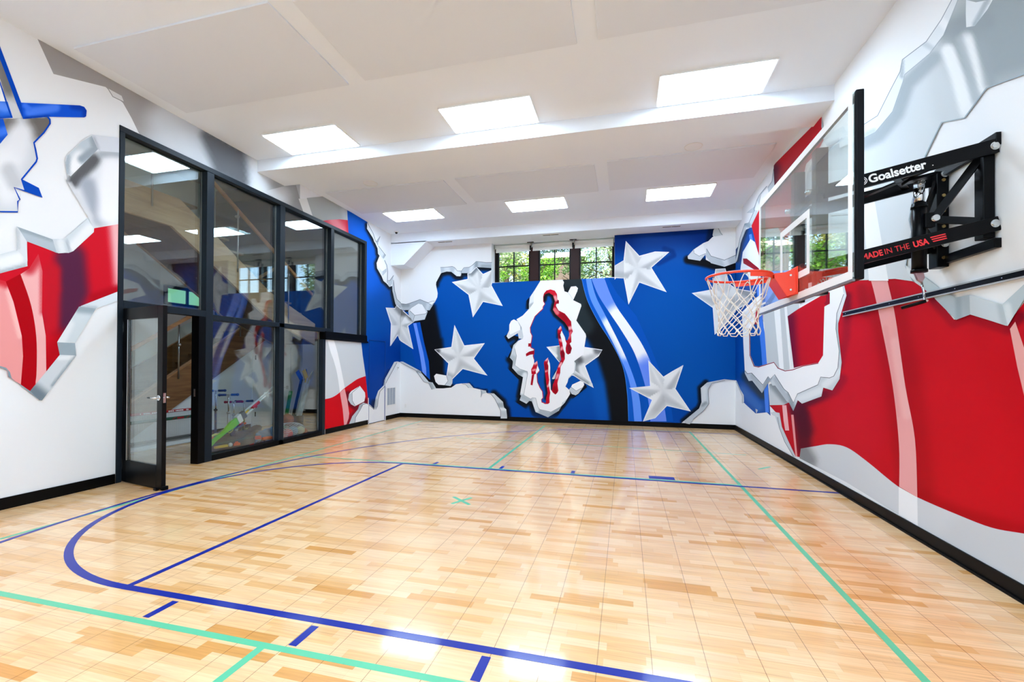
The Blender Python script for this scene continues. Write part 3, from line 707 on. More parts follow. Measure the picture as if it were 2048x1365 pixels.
# blue at the corner
w.poly(PX('1440,540') + R5('820,930 985,540 1090,490 1190,470 1250,830 1330,1250') + PX('1526,640 1533.7,722 1536.5,772 1541,832') + R2('480,1240 400,1248 330,1185') + R6('770,520 745,545 770,500 760,345 690,225 600,20 540,0') + PX('1440,765'), BLUE, [
    dab(R5('985,500 840,900 745,1365'), 2, 9, (24, 34, 60), .9), dab(PX('1471,560 1471,760'), 1, 12, (0, 60, 146), .7), dab(R2('335,980 450,1110 540,1060'), 4, 16, (40, 48, 60), .9), dab(R2('300,1080 420,1200'), 3, 14, (60, 110, 186), .7)], sp=3)
w.poly(PX('1498,470 1503,468 1517,540 1528,640 1520,640 1511,560'), (84, 138, 236)); w.poly(R2('415,548 442,540 470,700 488,1000 495,1240 470,1240 440,800'), (64, 124, 226))
# grey stripe and the red
w.poly(PX('1655,296 1632,310 1615,345 1600,430 1590,520 1600,612 1700,560 1722,561 1815,557 1826,560 1830,440 1780,230 1720,270'), (205, 211, 213), [dab(PX('1660,300 1700,290'), 3, 22, (168, 178, 184), .7), dab(PX('1622,340 1606,430'), 3, 18, (180, 188, 194), .6)], sp=7)
w.poly(Q2('815,305 832,425 824,470 835,575 800,640 720,760 640,840 560,1200 480,1365') + PX('1575,500 1560,560 1535,560 1526,640 1517,508 1503,452 1518,420 1547,372 1547.5,330'), (196, 14, 34), [dab(Q2('270,900 280,1090'), 3, 24, (84, 4, 40), .9), dab(Q2('420,1000 560,880 640,1000'), 8, 26, (150, 4, 20), .8)], sp=4)
w.poly(PX('1528,460 1556,455 1590,520 1600,630 1526,645'), (200, 206, 208))
w.poly(R2('455,540 540,480 630,440 640,560 662,935 560,935 480,885'), (196, 202, 204)); w.poly(R2('530,490 572,470 602,930 570,928'), (238, 240, 240)); w.poly(R2('604,470 622,460 662,935 645,935'), (236, 238, 238))
w.poly(R2('495,1040 560,1010 680,1130 670,1230 600,1200 500,1190'), (200, 205, 207), [dab(R2('520,1030 620,1150'), 3, 14, (120, 128, 134), .8)], sp=3)
w.poly(R2('497,1188 600,1186 700,1140') + PX('1575,633') + R2('700,500 920,372') + PX('1660,580 1690,565 1722,561 1815,556 1826,563 1871,594 1908,640 1941,629 2012,652 2060,590 2260,500') + S(PX('2260,1122 2120,1081 2048,1068 1983,1056 1911,1028.4 1838.5,997 1795,972.8 1732,922 1693.4,895.4 1659.6,889 1630.6,893 1601.5,897.8')) + PX('1599.5,915 1587,912 1572.5,878.5 1562,850') + R2('545,1240'), (190, 8, 26), [
    dab(R2('640,560 660,930'), 4, 22, (104, 6, 44), .9), dab(R2('925,1000 1000,900 1050,700 1060,400'), 3, 13, (116, 6, 30), .9), dab(R2('690,1230 740,1180 880,1120 960,1085 1020,1000'), 4, 16, (96, 6, 36), .9),
    dab(R2('690,1200 760,1365'), 6, 26, (84, 6, 36), .8), dab(R3('215,600 225,740'), 6, 24, (74, 6, 30), .85),
    dab(R1('1215,1120 1310,1228 1390,1200 1575,1262 1640,1200'), 5, 17, (96, 0, 26), .85), dab(R1('850,1060 870,1180'), 4, 16, (140, 4, 20), .6),
    dab(R3('560,120 640,480 690,900'), 24, 52, (150, 4, 16), .55), dab(R3('900,300 950,800'), 60, 150, (200, 12, 24), .6), dab(R3('400,300 450,700'), 30, 70, (202, 18, 40), .5), dab(R3('620,900 850,1010 1133,1090 1300,1120'), 4, 26, (160, 0, 12), .6), dab(PX('2090,640 2120,1000'), 10, 40, (150, 4, 16), .6)], sp=6)
w.poly(S(PX('1601.5,897.8 1630.6,893 1659.6,889 1693.4,895.4 1732,922 1795,972.8 1838.5,997 1911,1028.4 1983,1056 2048,1068 2120,1081 2260,1122')) + R3('1290,1500 1133,1330 690,1060 400,880 205,780'), (203, 206, 209), [dab(R3('212,745 240,790'), 8, 26, (120, 122, 124), .85), dab(R3('900,1090 1133,1180'), 20, 60, (194, 197, 200), .6)], sp=7)
w.poly(R3('615,898 692,942 694,1062 615,1012'), (234, 235, 236))
w.poly(S(R3('556,-20 572,60 602,200 642,480 682,700 692,942')) + S(R3('617,897 616,720 590,480 545,240 510,80 480,-20')), (228, 160, 158), [dab(R3('600,300 650,600'), 4, 14, (234, 178, 176), .7), dab(R3('560,240 610,600'), 2, 8, (222, 148, 146), .6)], sp=5)
w.poly(R3('1075,245 1097,215 1136,330 1180,470 1220,700 1200,760 1137,535 1105,400'), (230, 166, 162))
# small pieces low at the corner
w.poly(R2('590,1188 620,1188 640,1370 612,1370 600,1300'), (236, 176, 178)); w.poly(R3('170,600 180,600 196,775 188,770'), (228, 150, 150))
w.poly(R6('600,18 690,222 765,345 775,500 745,548 735,530 735,370 680,240 590,40'), (210, 215, 219)); w.poly(R6('1035,660 1090,690 1052,785'), (188, 196, 202)); w.stroke(R6('735,530 735,370 680,240 590,40'), .5, LINE)
w.poly(R3('98,588 122,592 132,650 160,712 190,775 178,775 142,712 120,655'), (198, 205, 210)); w.stroke(R3('98,588 112,600 122,655 144,712 180,772'), .6, LINE)
w.poly(R2('500,1240 545,1238 565,1270 560,1275 525,1262'), (206, 212, 216))
# star tail and white cut-out pieces at the corner
w.star(nstar, F5('990,520')[0], [dab(F5('1090,480 1180,520'), 3, 12, (110, 114, 118), .7)])
w.poly(R1('250,965 262,880 300,815 322,830 345,905 352,1010 300,1015'), (236, 238, 240)); w.poly(R1('263,912 282,912 350,968 338,978 265,936'), (150, 10, 34))
# the big broken letter shape
u_out = R2('300,520 350,470 430,395 470,520 420,560 360,650 360,830 390,905 420,910 530,876 560,918 610,938 740,903 850,883 883,830 893,480 930,460 905,365 1036,328 1052,400 1030,470 992,600 992,660 1017,880 1002,1000 950,1082 885,1062 872,1125 732,1177 702,1152 670,1230 640,1172 622,1160 540,1047 520,1047 500,1012 445,1102 375,1012 350,1015 322,960')
w.poly(u_out, (200, 208, 213), [dab(R2('500,985 450,1085'), 2, 8, (150, 160, 168)), dab(R2('640,1110 670,1220'), 2, 8, (150, 162, 170)), dab(R2('720,1140 860,1085'), 3, 12, (222, 227, 230)), dab(R2('900,1040 1000,950'), 3, 12, (222, 227, 230)), dab(R2('985,560 1000,800'), 2, 9, (184, 193, 199)), dab(R2('1030,400 1000,560'), 2, 10, (222, 227, 230)), dab(R2('545,1000 620,1140'), 2, 8, (176, 185, 192)), dab(R2('380,980 440,1070'), 2, 8, (176, 185, 192))], sp=3)
w.poly(R2('300,520 350,470 430,395 470,520 420,560 360,650 362,830 392,906 422,911 530,877 560,919 610,939 740,904 850,884 884,830 894,480 932,460 908,365 1022,326 1032,390 982,530 976,640 1000,800 990,920 960,980 930,992 866,986 846,1042 700,1107 670,1170 632,1097 602,1072 535,967 505,1002 490,982 450,1042 370,957 340,962 322,940'), (240, 241, 242))
w.stroke(R2('1032,390 982,530 976,640 1000,800 990,920 960,980 930,992 866,986 846,1042 700,1107 670,1170 632,1097 602,1072 535,967 505,1002 490,982 450,1042 370,957 340,962 322,940'), .9, LINE)
w.stroke(R2('356,640 358,830 388,908 420,914 530,880 560,922 610,942 662,935 740,907 850,887'), 1.6, (140, 8, 34)); w.poly(R2('905,370 932,378 932,458 905,470 890,460 905,440'), (150, 10, 34))
w.poly(R2('400,505 432,485 420,600 395,610'), (170, 20, 44))
# torn edge, far end of the right wall
w.poly(R5('1220,0 1060,355 950,380 820,770 720,1260 690,1420 720,1420 745,1365 840,905 985,492 1090,492 1300,20'), (206, 213, 216), [dab(R5('960,400 1060,400 1070,460'), 2, 5, (150, 162, 170))], sp=3); w.stroke(R5('1220,0 1060,355 950,380 820,770 720,1260'), .7, (110, 120, 128))
w.poly(Q2('268,880 278,1092 212,1172 196,1100 120,1190 100,1300 78,1252 40,1400 -40,1400 0,1365 60,1320 80,1245 100,1200 190,1095 205,1110 250,1040'), (196, 204, 209)); w.stroke(Q2('268,900 250,1040 205,1110 190,1095 115,1185 80,1250 40,1365'), .7, (120, 130, 138))
w.poly(Q2('812,310 834,422 824,470 812,420'), (170, 178, 184))
# broken edge seen through the board
w.poly(Q2('1062,410 870,520 832,580 885,655 1000,590 1300,500 1300,430 1095,470'), (216, 222, 225), [dab(Q2('890,640 1090,560'), 2, 9, (170, 180, 186))], sp=3)
# big grey banner, upper right
w.poly(R4('1345,600 1405,570 1480,480 1525,350 1530,320 1640,230 1700,150 1762,0 1800,-160 2300,-160 2300,190') + PX('2048,148 1972.7,176 1928.7,236 1883,245 1851,311 1825,400 1818,440 1823,464 1815,504.5 1811,533 1826,563 1790,558 1700,562 1700,280'), (205, 211, 214), [
    dab(R4('1900,170 2060,120 2200,60'), 60, 130, (140, 149, 152), .9), dab(R4('1690,330 1720,480'), 10, 50, (194, 200, 203), .6), dab(R4('1350,620 1420,585 1500,490 1545,360 1660,250'), 6, 22, (158, 168, 174), .9),
    dab(R4('1720,220 1760,330 1800,480'), 8, 20, (236, 238, 238), .95), dab(R4('1800,160 1840,280 1875,380'), 6, 18, (234, 236, 236), .95), dab(R4('1770,170 1810,300 1840,430'), 3, 14, (172, 180, 184), .8), dab(R4('1700,130 1780,110 1880,90'), 6, 30, (140, 148, 152), .7), dab(R4('1870,200 1900,360'), 4, 20, (150, 158, 162), .8)], sp=6)
w.poly(R1('850,560 905,560 985,1022 888,1022 870,800'), (233, 235, 236))
w.poly(R4('1735,0 1690,85 1625,180 1522,258 1512,310 1470,390 1415,500 1345,545 1250,580 1250,640 1345,602 1405,572 1480,482 1525,352 1532,322 1640,232 1700,152 1762,0 1800,-160 1770,-160'), (222, 227, 230), [dab(R4('1520,265 1520,330'), 2, 7, (176, 186, 192)), dab(R4('1345,590 1400,565'), 2, 8, (190, 199, 204)), dab(R4('1690,90 1720,120'), 3, 14, (236, 238, 240)), dab(R4('1620,190 1660,215'), 2, 9, (196, 204, 209))], sp=4)
w.stroke(R4('1770,-160 1735,0 1690,85 1625,180 1522,258 1512,310 1470,390 1415,500 1345,545'), 1.2, (140, 150, 158)); w.stroke(R4('1800,-160 1762,0 1700,152 1640,232 1532,322 1525,352 1480,482 1405,572 1345,602'), 1.0, (160, 170, 176))
w.poly(R4('1800,-160 1830,-160 1800,0 1840,10 1890,0 1960,-160 2000,-160 1890,40 1835,112 1798,118 1796,60'), (222, 227, 230), [dab(R4('1890,0 1835,105'), 2, 8, (170, 180, 186))], sp=4)
w.stroke(PX('2300,30 2048,148 1972.7,176 1928.7,236 1883,245 1851,311 1825,400 1818,440 1823,464 1815,504.5 1811,533 1826,563'), 2.4, (156, 170, 178))
# rock's lower faces
w.poly(R1('1070,945 1120,975 1165,1002 1255,1072 1218,1112 1110,1018 1080,990'), (186, 199, 202), [dab(R1('1080,960 1110,1010'), 2, 10, (214, 221, 224))], sp=4)
w.poly(R1('1255,1072 1320,1105 1387,1093 1391,1190 1320,1217 1216,1112'), (172, 184, 190), [dab(R1('1330,1110 1335,1210'), 2, 10, (150, 163, 170))], sp=4)
w.poly(R1('1387,1093 1550,1140 1577,1247 1391,1190'), (198, 206, 211), [dab(R1('1540,1140 1560,1240'), 2, 12, (176, 188, 194))], sp=4)
w.poly(R1('1550,1140 1658,1040 1760,930 1800,980 1658,1115 1577,1247'), (186, 200, 207), [dab(R1('1575,1150 1590,1230'), 3, 12, (214, 222, 226))], sp=4)

# ------------------------------------------------------------------ link the three painted walls
y0 = -3.2
def rect_holes(out, inn, fn):
    """flat wall with one opening, triangulated"""
    V = [Vector(p) for p in out] + [Vector(p) for p in inn]
    n = len(out); m = len(inn)
    E = [(i, (i + 1) % n) for i in range(n)] + [(n + i, n + (i + 1) % m) for i in range(m)]
    vo, eo, fo, *_ = delaunay_2d_cdt(V, E, [], 0, 1e-6)
    cen = np.array([np.mean([vo[i][:] for i in f], 0) for f in fo])
    ok = inpoly(cen, out)
    if m: ok &= ~inpoly(cen, inn)
    return [fn(v.x, v.y) for v in vo], [list(f) for f, k in zip(fo, ok) if k]
ZW = ZC + 0.02
v, f = rect_holes([(y0, 0), (P_Y0, 0), (P_Y0, P_ZT), (P_Y1, P_ZT), (P_Y1, P_ZL), (P_Y2, P_ZL), (P_Y2, 0), (YB, 0), (YB, ZW), (y0, ZW)], [], lambda a, b: (XL, a, b))
WL.build('wall_left', v, f)
v, f = rect_holes([(XL, 0), (XR, 0), (XR, ZW), (XL, ZW)], [(W_X0, W_Z0), (W_X1, W_Z0), (W_X1, W_Z1), (W_X0, W_Z1)], lambda a, b: (a, YB, b))
WB.build('wall_back', v, f)
WR.build('wall_right', [(XR, y0, 0), (XR, YB, 0), (XR, YB, ZW), (XR, y0, ZW)], [(0, 1, 2, 3)])
# ------------------------------------------------------------------ room shell
M_white = mat('wall_white', (236, 236, 236), .6, spec=.3, bump=.08)
M_ceil = mat('ceiling_white', (234, 240, 248), .8, spec=.2)
M_panel = mat('ceiling_panel_grey', (223, 228, 236), .9, spec=.1)
M_black = mat('black_steel', (7, 7, 8), .4, spec=.09, bump=.05)
M_frame = mat('frame_anthracite', (26, 33, 40), .42, spec=.14)
M_base = mat('baseboard_black', (8, 7, 7),   .42, spec=.1, bump=.04)
M_alu = mat('aluminium', (196, 198, 200), .3, .9)
M_chrome = mat('chrome', (222, 224, 226), .14, 1.0)
M_dif = mat('light_diffuser', (255, 255, 255), .6, emit=(208, 233, 255), es=26.0)
M_dif.node_tree.nodes['Principled BSDF'].inputs['Base Color'].default_value = (.8, .8, .8, 1)
M_trimw = mat('white_plastic', (232, 232, 230), .45)
M_slot = mat('slot_dark', (60, 58, 56), .7)

def floor_mat():
    m = bpy.data.materials.new('maple_court_tiles'); m.use_nodes = True
    nt = m.node_tree; N, L = nt.nodes, nt.links; b = N['Principled BSDF']
    tc = N.new('ShaderNodeTexCoord'); sx = N.new('ShaderNodeSeparateXYZ')
    L.new(tc.outputs['Object'], sx.inputs[0])
    def math_(op, a, bb=None, cl=False):
        n = N.new('ShaderNodeMath'); n.operation = op; n.use_clamp = cl
        for i, q in enumerate((a, bb)):
            if q is None: continue
            if isinstance(q, (int, float)): n.inputs[i].default_value = q
            else: L.new(q, n.inputs[i])
        return n.outputs[0]
    T = 0.2575
    row = math_('FLOOR', math_('DIVIDE', math_('ADD', sx.outputs['Y'], 10), T / 4))
    wn = N.new('ShaderNodeTexWhiteNoise'); wn.noise_dimensions = '1D'; L.new(row, wn.inputs['W'])
    xs = math_('ADD', math_('DIVIDE', math_('ADD', sx.outputs['X'], 20), 0.42), math_('MULTIPLY', wn.outputs['Value'], 7.3))
    cell = math_('FLOOR', xs)
    cv = N.new('ShaderNodeCombineXYZ'); L.new(cell, cv.inputs[0]); L.new(row, cv.inputs[1])
    w2 = N.new('ShaderNodeTexWhiteNoise'); w2.noise_dimensions = '2D'; L.new(cv.outputs[0], w2.inputs['Vector'])
    ramp = N.new('ShaderNodeValToRGB'); e = ramp.color_ramp.elements
    e[0].position = 0; e[0].color = (*[float(x) for x in lin((238, 198, 150))], 1)
    e[1].position = 1; e[1].color = (*[float(x) for x in lin((208, 146, 74))], 1)
    for p, c in ((.38, (234, 190, 141)), (.68, (230, 182, 129)), (.88, (223, 171, 110))):
        q = ramp.color_ramp.elements.new(p); q.color = (*[float(x) for x in lin(c)], 1)
    L.new(w2.outputs['Value'], ramp.inputs[0])
    mp = N.new('ShaderNodeMapping'); mp.inputs['Scale'].default_value = (1.6, 34, 1)
    L.new(tc.outputs['Object'], mp.inputs['Vector'])
    gr = N.new('ShaderNodeTexNoise'); gr.inputs['Scale'].default_value = 2.2; gr.inputs['Detail'].default_value = 5; gr.inputs['Distortion'].default_value = .4
    L.new(mp.outputs[0], gr.inputs['Vector'])
    mr = N.new('ShaderNodeMapRange'); mr.inputs[1].default_value = .3; mr.inputs[2].default_value = .7; mr.inputs[3].default_value = .86; mr.inputs[4].default_value = 1.1
    L.new(gr.outputs['Fac'], mr.inputs[0])
    mx = N.new('ShaderNodeMix'); mx.data_type = 'RGBA'; mx.blend_type = 'MULTIPLY'; mx.inputs['Factor'].default_value = 1
    L.new(ramp.outputs[0], mx.inputs['A']); L.new(mr.outputs[0], mx.inputs['B'])
    # seams of the snap tiles, strips and strip ends
    def near(val, per, off, half):
        f = math_('FRACT', math_('DIVIDE', math_('ADD', val, off), per))
        d = math_('MULTIPLY', math_('SUBTRACT', .5, math_('ABSOLUTE', math_('SUBTRACT', f, .5))), per)
        return math_('LESS_THAN', d, half)
    sxm = near(sx.outputs['X'], T, 20 * T + .128, .0016)
    sym = near(sx.outputs['Y'], T, 40 * T, .0008)
    sst = near(sx.outputs['Y'], T / 4, 10, .0004)
    fr = math_('FRACT', xs)
    sen = math_('LESS_THAN', fr, .003)
    s = math_('MAXIMUM', math_('MULTIPLY', sxm, .68), math_('MAXIMUM', math_('MULTIPLY', sym, .4), math_('MAXIMUM', math_('MULTIPLY', sst, .12), math_('MULTIPLY', sen, .25))))
    m2 = N.new('ShaderNodeMix'); m2.data_type = 'RGBA'; L.new(s, m2.inputs['Factor'])
    L.new(mx.outputs['Result'], m2.inputs['A']); m2.inputs['B'].default_value = (*[float(x) for x in lin((70, 44, 24))], 1)
    L.new(m2.outputs['Result'], b.inputs['Base Color'])
    b.inputs['Roughness'].default_value = .26
    b.inputs['Specular IOR Level'].default_value = .4
    b.inputs['Coat Weight'].default_value = .55; b.inputs['Coat Roughness'].default_value = .05
    bn = floor_bump(nt, tc)
    L.new(bn, b.inputs['Normal']); L.new(bn, b.inputs['Coat Normal'])
    return m
def floor_bump(nt, tc):
    N, L = nt.nodes, nt.links
    v = N.new('ShaderNodeTexVoronoi'); v.inputs['Scale'].default_value = 150
    L.new(tc.outputs['Object'], v.inputs['Vector'])
    n = N.new('ShaderNodeTexNoise'); n.inputs['Scale'].default_value = 3.0; L.new(tc.outputs['Object'], n.inputs['Vector'])
    b1 = N.new('ShaderNodeBump'); b1.inputs['Strength'].default_value = .12; b1.inputs['Distance'].default_value = .0004
    L.new(v.outputs['Distance'], b1.inputs['Height'])
    b2 = N.new('ShaderNodeBump'); b2.inputs['Strength'].default_value = .06; b2.inputs['Distance'].default_value = .003
    L.new(n.outputs['Fac'], b2.inputs['Height']); L.new(b1.outputs[0], b2.inputs['Normal'])
    return b2.outputs[0]
def line_mat(name, c):
    m = mat(name, c, .32, spec=.25, coat=.16)
    nt = m.node_tree; tc = nt.nodes.new('ShaderNodeTexCoord'); bn = floor_bump(nt, tc); b = nt.nodes['Principled BSDF']
    nt.links.new(bn, b.inputs['Normal']); nt.links.new(bn, b.inputs['Coat Normal'])
    return m
M_floor = floor_mat()
M_lblue = line_mat('court_line_blue', (0, 30, 136)); M_lgreen = line_mat('court_line_mint', (92, 182, 140))
YF = -3.2
fl = MB()
fl.quad((XL - 6.5, YF, 0), (XR, YF, 0), (XR, YB + .1, 0), (XL - 6.5, YB + .1, 0), 0)
def strip(pts, w, m, z):
    n = len(pts); L_, R_ = [], []
    for i, p in enumerate(pts):
        a = Vector(pts[max(i - 1, 0)]); b = Vector(pts[min(i + 1, n - 1)]); d = (b - a).normalized(); q = Vector((-d.y, d.x)) * w / 2
        L_.append((p[0] + q.x, p[1] + q.y, z)); R_.append((p[0] - q.x, p[1] - q.y, z))
    fl.add(L_ + R_, [(i, i + 1, n + i + 1, n + i) for i in range(n - 1)], m)
W5 = .05
HX, HY = 0.87, 3.86
G0, G1 = .0004, .0008
# mint court
strip([(-4.915, YF), (-4.915, 10.17)], .042, 2, G0); strip([(1.341, YF), (1.341, 10.2)], .042, 2, G0)
strip([(-4.915, 1.888), (1.36, 1.888)], .042, 2, G0 + .0001); strip([(-4.915, 5.842), (1.36, 5.842)], .042, 2, G0 + .0001)
strip([(-4.915, 10.18), (1.36, 10.18)], .03, 2, G0 + .0001); strip([(-3.177, 8.06), (-1.3, 8.02), (1.88, 7.82)], .03, 2, G0 + .0001)
strip([(-1.815, 5.86), (-1.815, 10.19)], .045, 2, G0 + .0002); strip([(-1.785, 1.87), (-1.785, YF)], .045, 2, G0 + .0002)
strip([(-1.80, 4.50), (-1.54, 4.29)], .04, 2, G0 + .0002); strip([(-1.60, 4.52), (-1.73, 4.27)], .04, 2, G0 + .0003); strip([(1.80, 6.81), (1.995, 7.01)], .04, 2, G0)
# blue lane, free-throw circle, three-point arc
strip([(2.36, 2.147), (-3.115, 2.147)], .053, 1, G1); strip([(2.36, 5.79), (-3.115, 5.79)], .053, 1, G1)
cyy, rr = (2.147 + 5.79) / 2, (5.79 - 2.147) / 2
strip([(-3.115 - rr * math.sin(t), cyy - rr * math.cos(t)) for t in [PI * i / 72 for i in range(73)]], .053, 1, G1 + .0001)
strip([(-3.1, 2.147), (-3.1, 5.79)], .047, 1, G1 + .0002)
for x in (-2.628, -1.645, -.66): fl.quad((x - .024, 1.922, G1), (x + .024, 1.922, G1), (x + .024, 2.098, G1), (x - .024, 2.098, G1), 1)
for x in (-2.65, -1.66, -.675): fl.quad((x - .024, 5.862, G1), (x + .024, 5.862, G1), (x + .024, 6.02, G1), (x - .024, 6.02, G1), 1)
for y in (5.872, 1.76): fl.quad((.295, y, G1), (.61, y, G1), (.61, y + .15, G1), (.295, y + .15, G1), 1)
R3P = 5.85
arc = [(HX - R3P * math.cos(t), HY + (6.28 if math.sin(t) > 0 else 6.28) * math.sin(t)) for t in [-1.35 + 2.75 * i / 120 for i in range(121)]]
strip(arc + [(XR - .02, 10.08)], .045, 1, G1)
fo = fl.build('floor', [M_floor, M_lblue, M_lgreen]); tag(fo, kind='structure')

# ceiling, beam, dropped soffit
def st(name, mb, m, **k):
    return tag(mb.build(name, m, **k), kind='structure')
c = MB(); c.quad((XL, YF, ZC), (XR, YF, ZC), (XR, YB, ZC), (XL, YB, ZC)); st('ceiling', c, M_ceil)
c = MB(); c.box(XL - .0, XR + .0, 5.97, 6.57, 4.575, ZC + .02); st('trim_1', c, M_ceil)
ZS = 4.515
c = MB(); c.box(XL, XR, 10.245, YB + .36, ZS, ZC + .02)
# stepped bulkhead in the corner
c.prism([(XL, 3.962), (-5.49, 3.962), (-4.86, ZS + .02), (XL, ZS + .02)], lambda a, b, d: (a, d, b), 10.245, YB)
st('trim_2', c, M_ceil)
c = MB(); c.quad((XL, YF, 0), (XR, YF, 0), (XR, YF, ZC), (XL, YF, ZC)); st('wall_front', c, M_white)
# baseboards
c = MB(); c.box(XL, XL + .016, YF, P_Y0 - .01, 0, .115); c.box(XL, XL + .016, P_Y2 + .02, 9.235, 0, .105); c.box(XL, XL + .016, 10.03, YB, 0, .105); st('baseboard_left', c, M_base, bevel=.003)
c = MB(); c.box(XL, XR, YB - .016, YB, 0, .108); st('baseboard_back', c, M_base, bevel=.003)
c = MB(); c.box(XR - .016, XR, YF, YB, 0, .108); c.box(XR - .03, XR, YF, YB, 0, .018); st('baseboard_right', c, M_base, bevel=.003)
# window reveal in the back wall
YW = YB + .35
c = MB()
c.quad((W_X0, YB, W_Z0), (W_X0, YW, W_Z0), (W_X0, YW, W_Z1), (W_X0, YB, W_Z1)); c.quad((W_X1, YB, W_Z0), (W_X1, YB, W_Z1), (W_X1, YW, W_Z1), (W_X1, YW, W_Z0)); c.quad((W_X0, YB, W_Z0), (W_X1, YB, W_Z0), (W_X1, YW, W_Z0), (W_X0, YW, W_Z0))
st('trim_3', c, M_white)

# raised acoustic panels
for i, (x0, x1, y0_, y1_, lab) in enumerate([(-5.64, -3.185, 3.34, 4.575, 'large flat grey ceiling panel nearest the glass partition, in front of the beam'), (-2.955, -.495, 3.38, 4.55, 'large flat grey ceiling panel in the middle of the front ceiling bay'), (-.28, 2.15, 3.38, 4.54, 'large flat grey ceiling panel in front of the beam, nearest the right wall'),
        (-5.66, -3.195, 7.40, 8.62, 'flat white ceiling panel behind the beam, nearest the glass partition'), (-2.97, -.51, 7.38, 8.56, 'flat white ceiling panel behind the beam, middle of the three'), (-.3, 2.17, 7.33, 8.56, 'flat white ceiling panel behind the beam, nearest the right wall')]):
    o = MB().box(x0, x1, y0_, y1_, ZC - .022, ZC).build('ceiling_panel', M_panel, bevel=.003)
    tag(o, lab, 'ceiling panel', 'raised panels on the ceiling')
# light panels
def light_panel(x0, y0_, lab):
    t = thing('ceiling_light', lab, 'ceiling light', (x0 + .61, y0_ + .31, ZC), 0, 'square led light panels')
    a = MB()
    for q in ((-.61, .61, -.31, -.292), (-.61, .61, .292, .31), (-.61, -.592, -.292, .292), (.592, .61, -.292, .292)): a.box(q[0], q[1], q[2], q[3], -.022, 0)
    a.build('frame', M_trimw, t)
    MB().box(-.592, .592, -.292, .292, -.030, -.001).build('diffuser', M_dif, t)
    return t
ps = ['near the glass partition', 'in the middle', 'nearest the right wall']
for x, p in zip((-5.13, -2.37, .37), ps): light_panel(x, 5.29, 'bright white rectangular light panel in front of the beam, ' + p)
for x, p in zip((-5.19, -2.40, .38), ps): light_panel(x, 8.68, 'bright white rectangular light panel behind the beam, ' + p)
for x in (-4.3, -1.9, .1):  # unseen fill panels, added and placed to balance the light on the walls
    for y in (.5, -1.9): light_panel(x, y, 'unseen white fill light panel added on the ceiling behind the viewer')
# round speakers, camera, slots
for x, y, lab in ((-4.57, 7.235, 'round white ceiling speaker behind the beam, above the glass partition'), (.99, 7.17, 'round white ceiling speaker behind the beam, near the right wall')):
    t = thing('ceiling_speaker', lab, 'speaker', (x, y, ZC), 0, 'round ceiling speakers')
    MB().lathe([(0, -.006), (.112, -.006), (.12, -.004), (.122, 0)], n=32).build('grille', mat('speaker_grille', (234, 236, 240), .8), t)
    MB().lathe([(.122, 0), (.121, -.008), (.128, -.007), (.131, 0)], n=32).build('rim', M_trimw, t)
t = thing('ceiling_camera', 'small white dome security camera with black lens on the ceiling corner', 'camera', (-5.615, 10.07, ZC + .003))
MB().lathe([(.0, -.02), (.055, -.02), (.062, -.012), (.064, 0), (0, 0)], n=24).build('base', M_trimw, t)
MB().ball((0, 0, -.024), .034, nu=20, nv=12).build('lens_dome', mat('dome_black', (10, 10, 12), .1), t)
for x, lab in ((-4.42, 'short slot air diffuser in the soffit above the white corner'), (-1.73, 'white slot air diffuser in the soffit above the window'), (.98, 'slot air diffuser in the soffit above the blue wall')):
    t = thing('air_diffuser', lab, 'air vent', (x, 10.38, ZS), 0, 'slot diffusers in the soffit')
    MB().box(-.2, .2, -.035, .035, -.006, 0).build('frame', M_trimw, t, bevel=.002)
    MB().box(-.185, -.005, -.019, .019, -.0085, -.004).box(.005, .185, -.019, .019, -.0085, -.004).build('slot', M_slot, t)

# ------------------------------------------------------------------ small painted door, grille, sensor, outlet
# small painted door, grille, sensor and outlet of the corner
# (the door is flush with the left wall and painted over with the mural)
M_gap = mat('shadow_gap', (30, 34, 46), .8)
t = MB()
for y in (9.275, 9.99): t.box(XL, XL + .011, y - .004, y + .004, .02, 1.985)
t.box(XL, XL + .011, 9.275, 9.99, 1.98, 1.988)
dr = t.build('door_2', mat('door_edge_blue', (0, 52, 128), .5)); tag(dr, kind='structure')
MB().box(XL, XL + .012, 9.24, 9.262, 0, .62).box(XL, XL + .012, 10.0, 10.03, 0, 1.0).build('casing', M_white, dr)
MB().box(XL, XL + .0125, 9.285, 9.98, 0, .012).build('door_gap', M_gap, dr)
t = thing('return_air_grille', 'white return air grille with three grey louvred columns low on the corner wall', 'vent', (XL, 10.295, .34))
b = MB()
for y0_, y1_, z0, z1 in ((-.245, .245, 0, .03), (-.245, .245, .46, .49), (-.245, -.2, .03, .46), (.2, .245, .03, .46), (-.072, -.06, .03, .46), (.06, .072, .03, .46)): b.box(.0, .013, y0_, y1_, z0, z1)
b.build('frame', M_trimw, t)
b = MB()
for i in range(26): b.obox((.007, 0, .04 + i * .0166), (.006, 0, -.004), (0, .2, 0), (.001, 0, .0015))
b.box(.0, .003, -.2, .2, .03, .46)
b.build('louvres', mat('louvre_grey', (186, 194, 204), .5), t)
t = thing('wall_sensor', 'small white wall sensor with dark button above the white corner', 'sensor', (XL, 10.63, 1.30))
MB().box(.0, .018, -.028, .028, -.045, .045).build('housing', M_trimw, t, bevel=.004)
MB().ball((.018, 0, .018), .012, nu=12, nv=8).build('button', M_black, t)
t = thing('power_outlet', 'white double power outlet low on the white corner of back wall', 'outlet', (-5.70, YB, .30))
MB().box(-.035, .035, -.006, .0, -.057, .057).build('plate', M_trimw, t, bevel=.002)
for z in (-.02, .02): MB().box(-.014, .014, -.008, -.004, z - .014, z + .014).build('socket', mat('socket_white', (222, 222, 222), .4), t)

